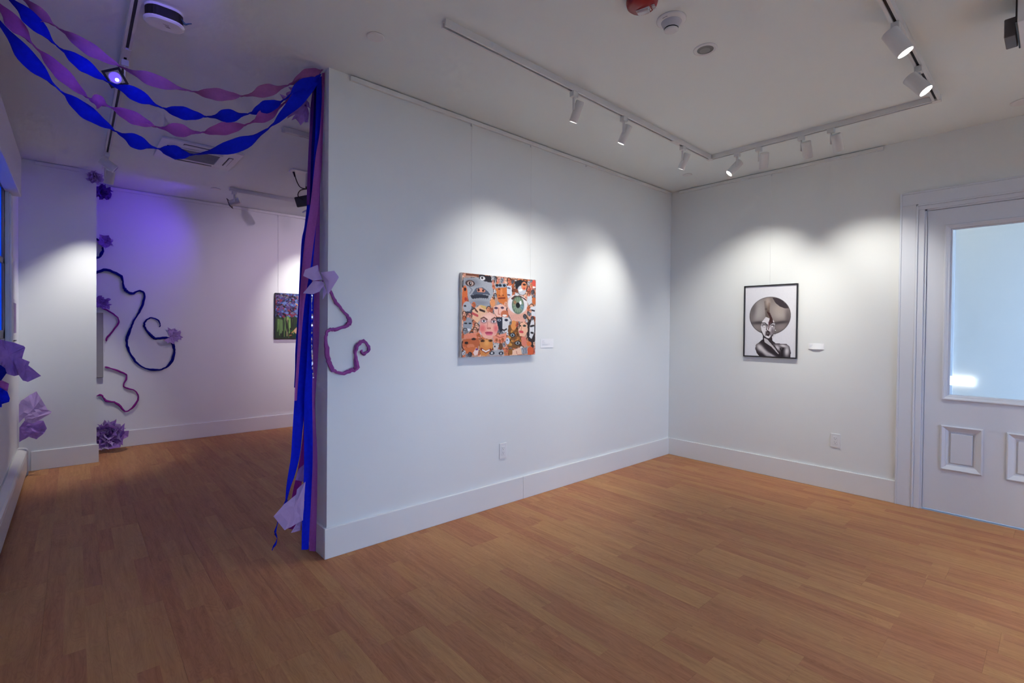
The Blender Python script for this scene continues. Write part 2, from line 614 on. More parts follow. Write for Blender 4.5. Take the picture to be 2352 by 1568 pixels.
ring_frame('glazing_bead', -2.174, -2.730, 0.822, 2.085,
           [(0, 0.0125), (0.0, 0.004), (0.006, -0.001), (0.013, 0.001), (0.020, 0.007), (0.030, 0.010), (0.034, 0.020), (0.040, 0.022), (0.040, 0.034)], dr, door_m, DO)
bxo('glass_pane', (0.030, gya + 0.02, gz0 - 0.02), (0.035, gyb - 0.02, gz1 + 0.02), glass_m, dr, off=DO)
for ya, yb in (p1, p2):
    pn = bxo('door_panel', (0.026, ya + 0.013, pz0 - 0.013), (0.050, yb - 0.013, pz1 + 0.013), door_m, dr, off=DO)
    ring_frame('panel_moulding', ya + 0.017, yb - 0.017, pz0 - 0.017, pz1 + 0.017,
               [(0, 0.0125), (0, 0.003), (0.007, 0.000), (0.013, 0.004), (0.022, 0.010), (0.036, 0.020), (0.043, 0.021), (0.043, 0.0255)], pn, door_m, DO)
    bxo('raised_field', (0.017, ya - 0.036, pz0 + 0.036), (0.0265, yb + 0.036, pz1 - 0.036), door_m, pn, 0.003, off=DO)
bm = bmesh.new()
lathe(bm, [(0.0, 0.06), (0.02, 0.058), (0.028, 0.045), (0.022, 0.028), (0.011, 0.02), (0.011, 0.006), (0.028, 0.004), (0.028, 0.0)], 24,
      Matrix.Translation(Vector((0.012, DY1 + 0.07, 0.78)) - DO) @ align((-1, 0, 0)))
new_obj('door_knob', bm, white_m, dr, True)
# glowing block added behind the door, stands in for a reflection in the glass
o = bxo('reflection_glow', (1.365, -2.23, 0.822), (1.399, -2.06, 0.905), mat('reflection_glow_white', (0.95, 0.97, 1), 0.4, noise=0.002, emit=(0.93, 0.97, 1), estr=1.6), bevel=0.004)
tag(o, 'small glowing white patch imitating a reflection low in the door glass', 'reflection patch')

# ---- left window
wn = struct(empty('window_1', (XL, 1.6, WZ0)))
WO = Vector((XL, 1.6, WZ0))
bm = bmesh.new()
for y0, y1, z0, z1 in [(WY1 - 0.09, WY1, WZ0, WZ1), (WY0, WY0 + 0.09, WZ0, WZ1), (WY0, WY1, WZ0, WZ0 + 0.06), (WY0, WY1, WZ1 - 0.06, WZ1), (WY0, WY1, 1.72, 1.76)]:
    box(bm, (XL - 0.030, y0, z0), (XL - 0.002, y1, z1), 0.003)
bmesh.ops.translate(bm, verts=bm.verts[:], vec=-WO)
new_obj('sash', bm, mat('grey_sash', (0.16, 0.15, 0.18), 0.45, noise=0.05), wn)
bxo('glass_pane', (XL - 0.040, WY0 + 0.07, WZ0 + 0.04), (XL - 0.036, WY1 - 0.07, WZ1 - 0.04), glass_m, wn, off=WO)
bxo('blue_shade', (XL - 0.0115, WY0 + 0.07, WZ0 + 0.04), (XL - 0.0105, WY1 - 0.07, WZ1 - 0.04), blind_m, wn, off=WO)
for ya, yb in ((2.21, 2.36), (0.81, 0.96)):
    bm = bmesh.new()
    ya_, yb_ = ya, yb
    box(bm, (XL, ya_, WZ0 - 0.10), (XL + 0.022, yb_, 2.235), 0.002)
    for k in range(3):
        yy = ya_ + 0.018 + k * 0.042
        box(bm, (XL + 0.02, yy, WZ0 - 0.09), (XL + 0.033, yy + 0.026, 2.23), 0.006, 2)
    bmesh.ops.translate(bm, verts=bm.verts[:], vec=-WO)
    new_obj('fluted_casing', bm, trim_m, wn)
bxo('valance', (XL, 0.72, 2.235), (XL + 0.075, 2.36, 2.52), trim_m, wn, 0.003, off=WO)
bxo('window_sill', (XL, 0.74, WZ0 - 0.13), (XL + 0.05, 2.38, WZ0 - 0.10), trim_m, wn, 0.006, 2, off=WO)

# ---- back windows (behind the photographer, source of the cool daylight)
for i, (xa, xb) in enumerate(BX):
    w = struct(empty('window_%d' % (i + 2), ((xa + xb) / 2, YB, bz0)))
    o_ = Vector(w.location)
    bm = bmesh.new()
    for a, b, c, d in [(xa, xa + 0.06, bz0, bz1), (xb - 0.06, xb, bz0, bz1), (xa, xb, bz0, bz0 + 0.06), (xa, xb, bz1 - 0.06, bz1), (xa, xb, 1.43, 1.48)]:
        box(bm, (a, YB - 0.10, c), (b, YB - 0.05, d), 0.004)
    bmesh.ops.translate(bm, verts=bm.verts[:], vec=-o_)
    new_obj('sash', bm, trim_m, w)
    bxo('glass_pane', (xa + 0.04, YB - 0.078, bz0 + 0.04), (xb - 0.04, YB - 0.074, bz1 - 0.04), glass_m, w, off=o_)
    bxo('window_sill', (xa - 0.06, YB, bz0 - 0.04), (xb + 0.06, YB + 0.05, bz0), trim_m, w, 0.006, 2, off=o_)

# ================================================================== CEILING TRACKS AND SPOTLIGHTS
TW, TH = 0.036, 0.034


def track_section(bm, bms, a, b):
    """a->b along x or y at the ceiling: aluminium channel and dark slot insert"""
    a = Vector(a)
    b = Vector(b)
    alongx = abs(a.x - b.x) > abs(a.y - b.y)
    prof = [(-TW / 2, 0), (-TW / 2, -TH), (-0.0065, -TH), (-0.0065, -0.012), (0.0065, -0.012), (0.0065, -TH), (TW / 2, -TH), (TW / 2, 0)]
    sp = [(-0.0064, -0.013), (-0.0064, -0.026), (0.0064, -0.026), (0.0064, -0.013)]
    if alongx:
        extrude_profile(bm, [(a.y + p, H + q) for p, q in prof], 'x', a.x, b.x)
        extrude_profile(bms, [(a.y + p, H + q) for p, q in sp], 'x', a.x + 0.01, b.x - 0.01)
    else:
        extrude_profile(bm, [(a.x + p, H + q) for p, q in prof], 'y', a.y, b.y)
        extrude_profile(bms, [(a.x + p, H + q) for p, q in sp], 'y', a.y + 0.01, b.y - 0.01)


T1Y, T2X, T3Y, T4X, T5Y, T6Y = -0.787, -0.757, -2.213, -4.482, 3.06, 1.04


def make_track(sections, label, corners=(), feed=()):
    t = tag(empty('lighting_track', (sections[0][0][0], sections[0][0][1], H)), label, 'light track', 'ceiling lighting tracks')
    off = -Vector(t.location)
    for a, b in sections:
        bm, bs = bmesh.new(), bmesh.new()
        track_section(bm, bs, a, b)
        for q in (bm, bs):
            bmesh.ops.translate(q, verts=q.verts[:], vec=off)
        s = new_obj('track_section', bm, white_m, t)
        new_obj('slot', bs, dark_m, s)
    for cx, cy in corners:
        bxo('corner_connector', (cx - 0.021, cy - 0.021, H - TH - 0.003), (cx + 0.021, cy + 0.021, H), white_m, t, 0.002, off=t.location)
    for cx, cy, ax in feed:
        d = (0.05, 0.019) if ax == 'x' else (0.019, 0.05)
        bxo('feed_connector', (cx - d[0], cy - d[1], H - TH - 0.002), (cx + d[0], cy + d[1], H), white_m, t, 0.002, off=t.location)
    return t


make_track([((-3.39, T1Y, 0), (T2X - 0.02, T1Y, 0)), ((T2X, T3Y + 0.02, 0), (T2X, T1Y - 0.02, 0)), ((-4.0, T3Y, 0), (T2X - 0.02, T3Y, 0))],
           'white three-sided ceiling light track over the room with the face collage',
           corners=[(T2X, T1Y), (T2X, T3Y)], feed=[(-1.30, T1Y, 'x')])
make_track([((T4X, -2.6, 0), (T4X, 3.07, 0))], 'long white ceiling light track running past the paper streamers', feed=[(T4X, 0.52, 'y')])
make_track([((-3.477, T5Y, 0), (-0.6, T5Y, 0))], 'white ceiling light track near the far purple wall')
make_track([((-3.56, T6Y, 0), (-0.6, T6Y, 0))], 'short visible white track end beside the hanging streamer bundle', feed=[(-3.49, T6Y, 'x')])


def spotlight(pos, aim, rad, length, label, lit=True, power=None, color=(1, 0.975, 0.91), cone=66, blend=1.0, gel=None, along='x', drop=0.085, light_at=None):
    """track head: adapter in the track, side stem, cylinder housing, lens; aim = direction vector"""
    px, py = pos
    top = H - TH
    t = tag(empty('track_spotlight', (px, py, H)), label, 'spotlight', 'track spotlights')
    O = Vector(t.location)
    d = Vector(aim).normalized()
    da = (0.021, 0.0165) if along == 'x' else (0.0165, 0.021)
    ad = bxo('adapter', (px - da[0], py - da[1], top - 0.032), (px + da[0], py + da[1], top + 0.001), white_m, t, 0.002, off=O)
    # side vector : horizontal perpendicular of the aim
    sd = Vector((d.y, -d.x, 0))
    if sd.length < 1e-3:
        sd = Vector((1, 0, 0))
    sd.normalize()
    piv = Vector((px, py, top - 0.032 - drop + 0.02))
    cpos = piv + sd * (rad + 0.006)          # housing centre line passes here
    bm = bmesh.new()
    box(bm, (-0.0035, -0.008, -drop + 0.008), (0.0035, 0.008, 0.0), 0.001)
    ang = math.atan2(sd.y, sd.x)
    bmesh.ops.transform(bm, matrix=Matrix.Translation(Vector((px, py, top - 0.031)) - O) @ Matrix.Rotation(ang, 4, 'Z'), verts=bm.verts[:])
    new_obj('stem', bm, white_m, t)
    back = cpos - d * length * 0.42
    front = cpos + d * length * 0.58
    M = Matrix.Translation(back - O) @ align(d)
    bm = bmesh.new()
    L = length
    lathe(bm, [(0, 0), (rad - 0.004, 0), (rad, 0.003), (rad, L - 0.002), (rad - 0.001, L), (rad - 0.004, L), (rad - 0.005, L - 0.007), (0, L - 0.007)], 32, M)
    hs = new_obj('housing', bm, white_m, t, True)
    hs.data.polygons.foreach_set('use_smooth', [True] * len(hs.data.polygons))
    ed = hs.modifiers.new('edge', 'EDGE_SPLIT')
    ed.split_angle = R(35)
    bm = bmesh.new()
    lathe(bm, [(0, L - 0.0065), (rad - 0.005, L - 0.0065), (rad - 0.0055, L - 0.002), (rad * 0.5, L - 0.001), (0, L - 0.0005)], 32, M)
    lm = (bluelit_m if gel else lit_m) if lit else lensclear_m
    new_obj('lens', bm, lm, t, True)
    if gel:
        # square black gel holder flap round the mouth with the diode showing
        bm = bmesh.new()
        g = rad * 1.4
        for sx, sy, ex, ey in ((-g, -g, g, -rad * 1.02), (-g, rad * 1.02, g, g), (-g, -rad * 1.02, -rad * 1.02, rad * 1.02), (rad * 1.02, -rad * 1.02, g, rad * 1.02)):
            box(bm, (sx, sy, L - 0.004), (ex, ey, L - 0.001))
        bmesh.ops.transform(bm, matrix=M @ Matrix.Rotation(R(gel), 4, 'Z'), verts=bm.verts[:])
        new_obj('gel_holder', bm, black_m, t)
        bm = bmesh.new()
        lathe(bm, [(0.0, L + 0.004), (rad * 0.22, L + 0.003), (rad * 0.3, L), (0, L)], 16, M @ Matrix.Translation((rad * 0.25, -rad * 0.3, 0)))
        new_obj('diode', bm, bluehot_m, t, True)
    if lit:
        ld = bpy.data.lights.new('spot_beam', 'SPOT')
        ld.energy = SPOT if power is None else power
        ld.color = color
        ld.spot_size = R(cone)
        ld.spot_blend = blend
        ld.shadow_soft_size = 0.02
        lo = bpy.data.objects.new('spot_beam', ld)
        C.objects.link(lo)
        lo.parent = t
        lp = front + d * 0.012 - O
        lo.matrix_local = Matrix.Translation(lp) @ align(-d)
    return t


def to(pos, tgt, z=2.6):
    return Vector(tgt) - Vector((pos[0], pos[1], z))


rs, rb, rh = 0.0255, 0.031, 0.034
spotlight((-2.464, T1Y), to((-2.464, T1Y), (-2.44, 0, 1.12)), rs, 0.122, 'white cylinder track spotlight aimed at the collage, leftmost on its track', power=SPOT * 0.46, cone=82)
spotlight((-1.963, T1Y), to((-1.963, T1Y), (-2.12, 0, 1.05)), rs, 0.122, 'white cylinder track spotlight, middle of three on the track before the collage wall', power=SPOT * 0.28, cone=84)
spotlight((-1.199, T1Y), to((-1.199, T1Y), (-1.14, 0, 1.10)), rs, 0.122, 'white track spotlight nearest the inside track corner, on the collage wall side', power=SPOT * 0.52, cone=64)
spotlight((T2X, -1.01), Vector((-0.42, 0.50, -0.70)), 0.030, 0.125, 'glowing white spotlight turned away from the portrait wall, beside the inner track corner', along='y', power=SPOT * 0.42, cone=70)
spotlight((T2X, -1.174), to((T2X, -1.174), (0, -0.78, 1.12)), rb, 0.118, 'white cylinder spotlight second from the inner track corner, above the portrait', along='y', power=SPOT * 0.66, cone=82)
spotlight((T2X, -1.469), to((T2X, -1.469), (0, -1.45, 1.2)), rb, 0.118, 'white cylinder spotlight third from the inner track corner, hanging upright', lit=False, along='y')
spotlight((T2X, -1.655), to((T2X, -1.655), (0, -1.72, 1.15)), rb, 0.118, 'white cylinder spotlight fourth from the inner track corner, toward the door', along='y', power=SPOT * 0.62, cone=80)
spotlight((-1.881, T3Y), Vector((0.10, -0.42, -0.80)), rh, 0.125, 'large glowing white spotlight at upper right, the nearer to the camera of two', along='x', power=SPOT * 0.45, cone=90)
spotlight((-1.334, T3Y), Vector((-0.03, -0.58, -0.80)), rh, 0.120, 'glowing white spotlight beside the outer track corner at upper right', along='x', power=SPOT * 0.45, cone=90)
spotlight((T4X, 2.50), Vector((0.7, -0.05, -0.50)), 0.034, 0.115, 'white spotlight tilted sideways above the lit one near the pier', lit=False, along='y')
spotlight((T4X, 2.88), to((T4X, 2.88), (-4.80, 3.33, 0.62)), 0.034, 0.115, 'glowing white spotlight shining on the white pier', along='y', power=SPOT * 0.92, cone=60)
spotlight((T4X, 0.62), Vector((-0.10, -0.80, -0.36)), 0.030, 0.10, 'blue glowing spotlight with square black gel holder among the streamers', along='y',
          gel=28, color=(0.12, 0.10, 1.0), power=6, cone=80, blend=0.9)
spotlight((T4X, -0.75), Vector((-0.22, 1.1, 0.22)), 0.030, 0.10, 'blue gelled spotlight above the frame washing the ceiling by the streamers', along='y',
          gel=20, color=(0.16, 0.10, 1.0), power=9, cone=100, blend=1.0)
spotlight((-3.43, T5Y), Vector((-0.90, 0.55, -0.42)), 0.032, 0.11, 'blue gelled spotlight near the far purple wall', along='x',
          gel=8, color=(0.13, 0.03, 1.0), power=23, cone=100, blend=1.0)
spotlight((-2.55, T5Y), to((-2.55, T5Y), (-2.35, 3.9, 1.5)), 0.032, 0.11, 'white spotlight behind the streamers lighting the garden painting', along='x', power=SPOT * 0.8, cone=70)
spotlight((-2.2, T6Y), Vector((-0.80, 2.86, -1.3)), 0.032, 0.11, 'added pink fill spotlight hidden behind the centre wall', along='x',
          color=(0.95, 0.70, 1.0), power=48, cone=60, blend=1.0)  # unseen head added to give the far room its purple tint
spotlight((-1.2, T6Y), Vector((0.1, 2.86, -0.9)), 0.032, 0.11, 'added pale pink fill spotlight behind the centre wall, farther from the opening', along='x',
          color=(0.92, 0.72, 1.0), power=112, cone=110, blend=1.0)  # strong unseen head added so its bounce lifts the far ceiling
# added unseen lamps behind the camera, bouncing neutral fill off the walls
make_track([((-4.2, -3.85, 0), (-0.7, -3.85, 0))], 'added white ceiling track behind the camera for the fill spotlights')
for hx, tgt_, nm in ((-2.3, (-2.65, YB, 1.5), 'farthest from the door wall'), (-1.6, (0, -4.15, 1.3), 'in the middle'), (-1.0, (-0.35, YB, 1.5), 'nearest the door wall')):
    spotlight((hx, -3.85), to((hx, -3.85), tgt_), rb, 0.118, 'added fill spotlight on the track behind the camera, ' + nm, power=SPOT * 4.2, cone=85)
spotlight((-3.2, T3Y), Vector((-0.85, -0.35, -0.55)), rb, 0.118, 'added fill spotlight bouncing light off the left wall behind the camera', power=SPOT * 0.5, cone=80)  # out of view, added for bounced fill light only

# ================================================================== CEILING DEVICES
def ceiling_disc(x, y, r_, label):
    bm = bmesh.new()
    lathe(bm, [(0, -0.006), (r_ * 0.9, -0.006), (r_, -0.004), (r_, -0.0015), (r_ * 0.93, -0.0015), (r_ * 0.93, 0)], 40)
    o = new_obj('sprinkler_cover', bm, plastic_m, None, False)
    o.location = (x, y, H)
    tag(o, label, 'ceiling cover', 'flat round covers on the ceiling')


ceiling_disc(-3.565, -0.446, 0.043, 'flat round white ceiling cover near the top of the streamers')
ceiling_disc(-0.435, -0.413, 0.043, 'flat round white ceiling cover near the inside corner of the walls')
ceiling_disc(-0.275, -2.566, 0.062, 'flat round white ceiling cover above the door at right edge')
ceiling_disc(-3.57, 3.22, 0.045, 'flat round white ceiling cover near the far purple wall')

# smoke detector
sd = tag(empty('smoke_detector', (-2.610, -1.507, H)), 'white conical smoke detector on the ceiling beside the red alarm', 'smoke detector')
bm = bmesh.new()
lathe(bm, [(0, 0), (0.066, 0), (0.066, -0.006), (0.060, -0.011), (0.046, -0.014)], 40)
new_obj('base_plate', bm, plastic_m, sd, True)
bm = bmesh.new()
lathe(bm, [(0.046, -0.012), (0.043, -0.020), (0.034, -0.038), (0.032, -0.042)], 40)
new_obj('sensor_body', bm, mat('detector_grey', (0.55, 0.55, 0.60), 0.45, noise=0.02), sd, True)
bm = bmesh.new()
lathe(bm, [(0.029, -0.040), (0.029, -0.046), (0.027, -0.047)], 40)
new_obj('vent_gap', bm, dark_m, sd, True)
bm = bmesh.new()
lathe(bm, [(0.0, -0.058), (0.022, -0.056), (0.031, -0.050), (0.031, -0.046), (0, -0.046)], 40)
new_obj('sensor_cap', bm, plastic_m, sd, True)
bm = bmesh.new()
box(bm, (-0.056, -0.012, -0.0125), (-0.052, 0.012, -0.0105))
new_obj('printed_mark', bm, ink_m, sd)

# recessed ceiling can
rc = tag(empty('recessed_downlight', (-2.264, -1.499, H)), 'unlit round recessed downlight with white trim ring', 'downlight')
bm = bmesh.new()
lathe(bm, [(0.058, 0.0), (0.058, -0.004), (0.050, -0.007), (0.046, -0.006), (0.044, -0.004), (0.040, -0.0035)], 40)
new_obj('trim_ring', bm, plastic_m, rc, True)
bm = bmesh.new()
lathe(bm, [(0.040, -0.0034), (0.037, -0.0025), (0.020, -0.0012), (0.0, -0.0010)], 40)
new_obj('baffle', bm, mat('baffle_grey', (0.17, 0.165, 0.16), 0.4, noise=0.05), rc, True)
bm = bmesh.new()
lathe(bm, [(0.026, -0.0026), (0.0, -0.0026)], 24, Matrix.Translation((0.008, 0.006, 0)))
new_obj('reflector', bm, mat('reflector_grey', (0.26, 0.25, 0.245), 0.3, noise=0.05), rc, True)

# red horn strobe
hs = tag(empty('fire_alarm', (-2.826, -1.492, H)), 'round red fire alarm strobe at the top edge of the picture', 'fire alarm')
hm = Matrix.Rotation(R(14), 4, 'Z')
bm = bmesh.new()
lathe(bm, [(0, 0), (0.068, 0), (0.068, -0.010), (0.064, -0.024), (0.054, -0.033), (0.0, -0.035)], 40)
new_obj('alarm_body', bm, red_m, hs, True)
bm = bmesh.new()
box(bm, (0.006, -0.026, -0.0335), (0.032, 0.026, -0.046), 0.004, 2)
bmesh.ops.transform(bm, matrix=hm, verts=bm.verts[:])
lens = new_obj('strobe_lens', bm, lensclear_m, hs)
bm = bmesh.new()
box(bm, (0.003, -0.030, -0.032), (0.035, 0.030, -0.0365), 0.001)
bmesh.ops.transform(bm, matrix=hm, verts=bm.verts[:])
new_obj('lens_frame', bm, mat('alarm_white', (0.7, 0.68, 0.68), 0.4, noise=0.02), hs)
bm = bmesh.new()
box(bm, (0.043, -0.020, -0.0325), (0.0465, 0.016, -0.0362))
bmesh.ops.transform(bm, matrix=hm, verts=bm.verts[:])
new_obj('white_stripe', bm, MATS['alarm_white'], hs)
ta = R(17)
tm = Matrix(((math.cos(ta), math.sin(ta), 0), (math.sin(ta), -math.cos(ta), 0), (0, 0, -1))).to_4x4()
tm.translation = Vector((0.030, -0.038, -0.0350))
text_obj('lettering', 'FIRE', 0.021, MATS['alarm_white'], tm, hs, 0.0012)

# oval access device with open gap and wires
ov = tag(empty('ceiling_device', (-4.375, 0.03, H)), 'white oval ceiling device with black gap and blue wire near the streamers', 'ceiling device')


def stadium(bm, w, l, z0, z1, seg=12, bev=0.0, mtx=None):
    pts = []
    hx = l / 2 - w / 2
    for k in range(seg + 1):
        a = -math.pi / 2 + math.pi * k / seg
        pts.append((hx + w / 2 * math.cos(a), w / 2 * math.sin(a)))
    for k in range(seg + 1):
        a = math.pi / 2 + math.pi * k / seg
        pts.append((-hx + w / 2 * math.cos(a), w / 2 * math.sin(a)))
    n = len(pts)
    zs = [(z0, 1.0), (z1 + bev, 1.0), (z1, 1 - bev / (w / 2))] if bev else [(z0, 1), (z1, 1)]
    rings = [[bm.verts.new((x * s, y * s, z)) for x, y in pts] for z, s in zs]
    for a, b in zip(rings, rings[1:]):
        for i in range(n):
            j = (i + 1) % n
            bm.faces.new((a[i], a[j], b[j], b[i]))
    bm.faces.new(rings[0])
    bm.faces.new(rings[-1])
    bmesh.ops.recalc_face_normals(bm, faces=bm.faces[:])
    if mtx is not None:
        bmesh.ops.transform(bm, matrix=mtx, verts=bm.verts[:])
    return bm


om = Matrix.Rotation(R(2), 4, 'Z')
new_obj('mounting_plate', stadium(bmesh.new(), 0.105, 0.150, 0, -0.010, mtx=om), plastic_m, ov)
new_obj('black_body', stadium(bmesh.new(), 0.100, 0.146, -0.010, -0.058, mtx=om), black_m, ov)
fp = new_obj('face_plate', stadium(bmesh.new(), 0.110, 0.158, -0.056, -0.068, bev=0.006, mtx=om), plastic_m, ov)
bm = bmesh.new()
for k, (w, yy) in enumerate(((0.022, 0.012), (0.016, 0.004), (0.018, -0.004), (0.017, -0.009))):
    box(bm, (0.005 - w / 2 + 0.004 * k, -yy - 0.0015, -0.0685), (0.005 + w / 2 + 0.004 * k, -yy + 0.0010, -0.0678))
new_obj('printed_lines', bm, mat('device_ink', (0.12, 0.10, 0.16), 0.7, noise=0.1), fp)
for k in range(2):
    pts = spline([(0.060, -0.030 + 0.008 * k, -0.025), (0.078, -0.022 + 0.012 * k, -0.036), (0.092, -0.020 + 0.004 * k, -0.030), (0.104, -0.022, -0.026)], 5)
    new_obj('wire', tube(bmesh.new(), pts, 0.0022, 6), bluewire_m, ov, True)

# exit sign box at the right top edge
ex = tag(empty('exit_sign', (-1.62, -2.60, H)), 'white ceiling sign panel with dark housing at the upper right edge', 'sign')
bxo('housing', (-0.02, 0.012, -0.150), (0.115, 0.050, -0.070), mat('sign_housing', (0.10, 0.09, 0.10), 0.5, noise=0.1), ex, 0.003)
bxo('sign_panel', (-0.16, -0.020, -0.16), (0.12, 0.004, -0.018), plastic_m, ex, 0.002)
bxo('panel_edge', (-0.16, 0.004, -0.16), (0.115, 0.009, -0.0), black_m, ex)

# ceiling cassette air conditioner
ac = tag(empty('air_conditioner', (-3.90, 2.10, H)), 'square white ceiling cassette air conditioner behind the streamers', 'air conditioner')
AO = Vector(ac.location)
bm = bmesh.new()
lathe_w = 0.30
box(bm, (-4.185, 1.835, H - 0.018), (-3.62, 2.40, H), 0.006, 2)
bmesh.ops.translate(bm, verts=bm.verts[:], vec=-AO)
new_obj('panel', bm, plastic_m, ac)
bxo('return_grille', (-4.045, 1.985, H - 0.024), (-3.765, 2.265, H - 0.017), mat('grille_grey', (0.33, 0.32, 0.34), 0.6, noise=0.05), ac, 0.001, off=AO)
bm = bmesh.new()
for k in range(22):
    yy = 1.995 + k * 0.012
    box(bm, (-4.04, yy, H - 0.0265), (-3.77, yy + 0.004, H - 0.0235))
bmesh.ops.translate(bm, verts=bm.verts[:], vec=-AO)
gs = new_obj('grille_slats', bm, MATS['grille_grey'], ac)
gs['kind'] = 'stuff'
for a, b in (((-4.06, 1.970), (-3.75, 1.985)), ((-4.06, 2.265), (-3.75, 2.280)), ((-4.06, 1.985), (-4.045, 2.265)), ((-3.765, 1.985), (-3.75, 2.265))):
    bxo('grille_border', (*a, H - 0.027), (*b, H - 0.016), plastic_m, ac, 0.001, off=AO)
for a, b, c, d in ((-4.04, 1.872, -3.77, 1.905), (-4.04, 2.330, -3.77, 2.362), (-4.135, 1.99, -4.10, 2.25), (-3.705, 1.99, -3.668, 2.25)):
    sl = bxo('outlet_slot', (a, b, H - 0.0195), (c, d, H - 0.017), dark_m, ac, off=AO)
    if abs(c - a) > abs(d - b):
        bxo('louvre', (a + 0.004, b + 0.012, H - 0.024), (c - 0.004, d - 0.002, H - 0.0185), plastic_m, sl, 0.001, off=AO)
    else:
        bxo('louvre', (a + 0.008, b + 0.004, H - 0.024), (c - 0.005, d - 0.004, H - 0.0185), plastic_m, sl, 0.001, off=AO)

# projector on a ceiling bracket
pj = tag(empty('projector', (-3.06, 1.80, H)), 'black projector on white ceiling bracket beside the streamer bundle', 'projector')
PO = Vector(pj.location)
bxo('ceiling_bracket', (-3.20, 1.94, H - 0.012), (-2.98, 2.06, H), plastic_m, pj, 0.003, off=PO)
bm = bmesh.new()
cyl(bm, (-3.06, 1.98, H - 0.01), (-3.12, 1.82, 2.55), 0.008, seg=10)
cyl(bm, (-3.00, 1.98, H - 0.01), (-3.0, 1.82, 2.56), 0.02, seg=14)
bmesh.ops.translate(bm, verts=bm.verts[:], vec=-PO)
new_obj('mount_arm', bm, white_m, pj)
bm = bmesh.new()
box(bm, (-0.16, -0.12, -0.045), (0.16, 0.12, 0.045), 0.008, 2)
bmesh.ops.transform(bm, matrix=Matrix.Translation(Vector((-3.04, 1.74, 2.465)) - PO) @ Matrix.Rotation(R(20), 4, 'Z') @ Matrix.Rotation(R(-22), 4, 'Y'), verts=bm.verts[:])
new_obj('projector_body', bm, black_m, pj)
bxo('white_shelf', (-3.14, 1.68, 2.335), (-2.86, 1.86, 2.35), plastic_m, pj, 0.003, off=PO)
bm = bmesh.new()
box(bm, (-3.10, 1.70, 2.22), (-2.9, 1.84, 2.335), 0.004)
bmesh.ops.translate(bm, verts=bm.verts[:], vec=-PO)
new_obj('white_bracket', bm, plastic_m, pj)
for pts in ([(-3.165, 2.03, 2.745), (-3.17, 1.98, 2.70), (-3.165, 1.90, 2.60), (-3.15, 1.84, 2.555), (-3.10, 1.80, 2.55), (-3.06, 1.78, 2.56)],
            [(-3.10, 1.77, 2.545), (-3.19, 1.74, 2.51), (-3.225, 1.72, 2.46), (-3.215, 1.70, 2.425), (-3.17, 1.70, 2.415)],
            [(-3.10, 1.80, 2.565), (-3.13, 1.80, 2.56), (-3.12, 1.79, 2.548), (-3.08, 1.78, 2.552), (-3.06, 1.80, 2.57), (-3.09, 1.81, 2.585)]):
    new_obj('cable', tube(bmesh.new(), [p - PO for p in spline(pts, 6)], 0.0042, 8), black_m, pj, True)
bm = bmesh.new()
cyl(bm, (-3.165, 2.03, 2.748), (-3.17, 1.97, 2.685), 0.010, 0.007, 12)
bmesh.ops.translate(bm, verts=bm.verts[:], vec=-PO)
new_obj('plug', bm, black_m, pj)

# ================================================================== PICTURE RAILS
def rail(a, b, normal, label, hooks=()):
    """flat aluminium picture rail, at the top of a wall; a,b end points on the wall face"""
    a = Vector((*a, 0))
    b = Vector((*b, 0))
    n = Vector((*normal, 0))
    t = tag(empty('picture_rail', ((a + b) / 2) + Vector((0, 0, 2.70))), label, 'picture rail', 'white picture hanging rails')
    O = Vector(t.location)
    bm = bmesh.new()
    lo = a
    hi = b + n * 0.016
    box(bm, (lo.x, lo.y, 2.716), (hi.x, hi.y, 2.744), 0.0015)
    bmesh.ops.translate(bm, verts=bm.verts[:], vec=-O)
    new_obj('rail', bm, trim_m, t)
    for h in hooks:
        p = a + (b - a).normalized() * h + n * 0.008
        bxo('hook', (p.x - 0.005, p.y - 0.005, 2.700), (p.x + 0.005, p.y + 0.005, 2.718), white_m, t, 0.001, off=O)
    return t


rail((-3.505, 0), (-0.10, 0), (0, -1), 'white picture rail along the top of the collage wall', (0.873, 1.44, 2.1))
rail((0, -1.807), (0, -0.097), (-1, 0), 'white picture rail along the top of the portrait wall', (0.817,))
rail((-4.946, YP), (-4.648, YP), (0, -1), 'short white picture rail at the top of the pier')
rail((-4.42, YF), (-0.6, YF), (0, -1), 'white picture rail along the far purple wall', (1.67,))
rail((XL, 2.40), (XL, 3.08), (1, 0), 'short white picture rail on the left wall above the window end')

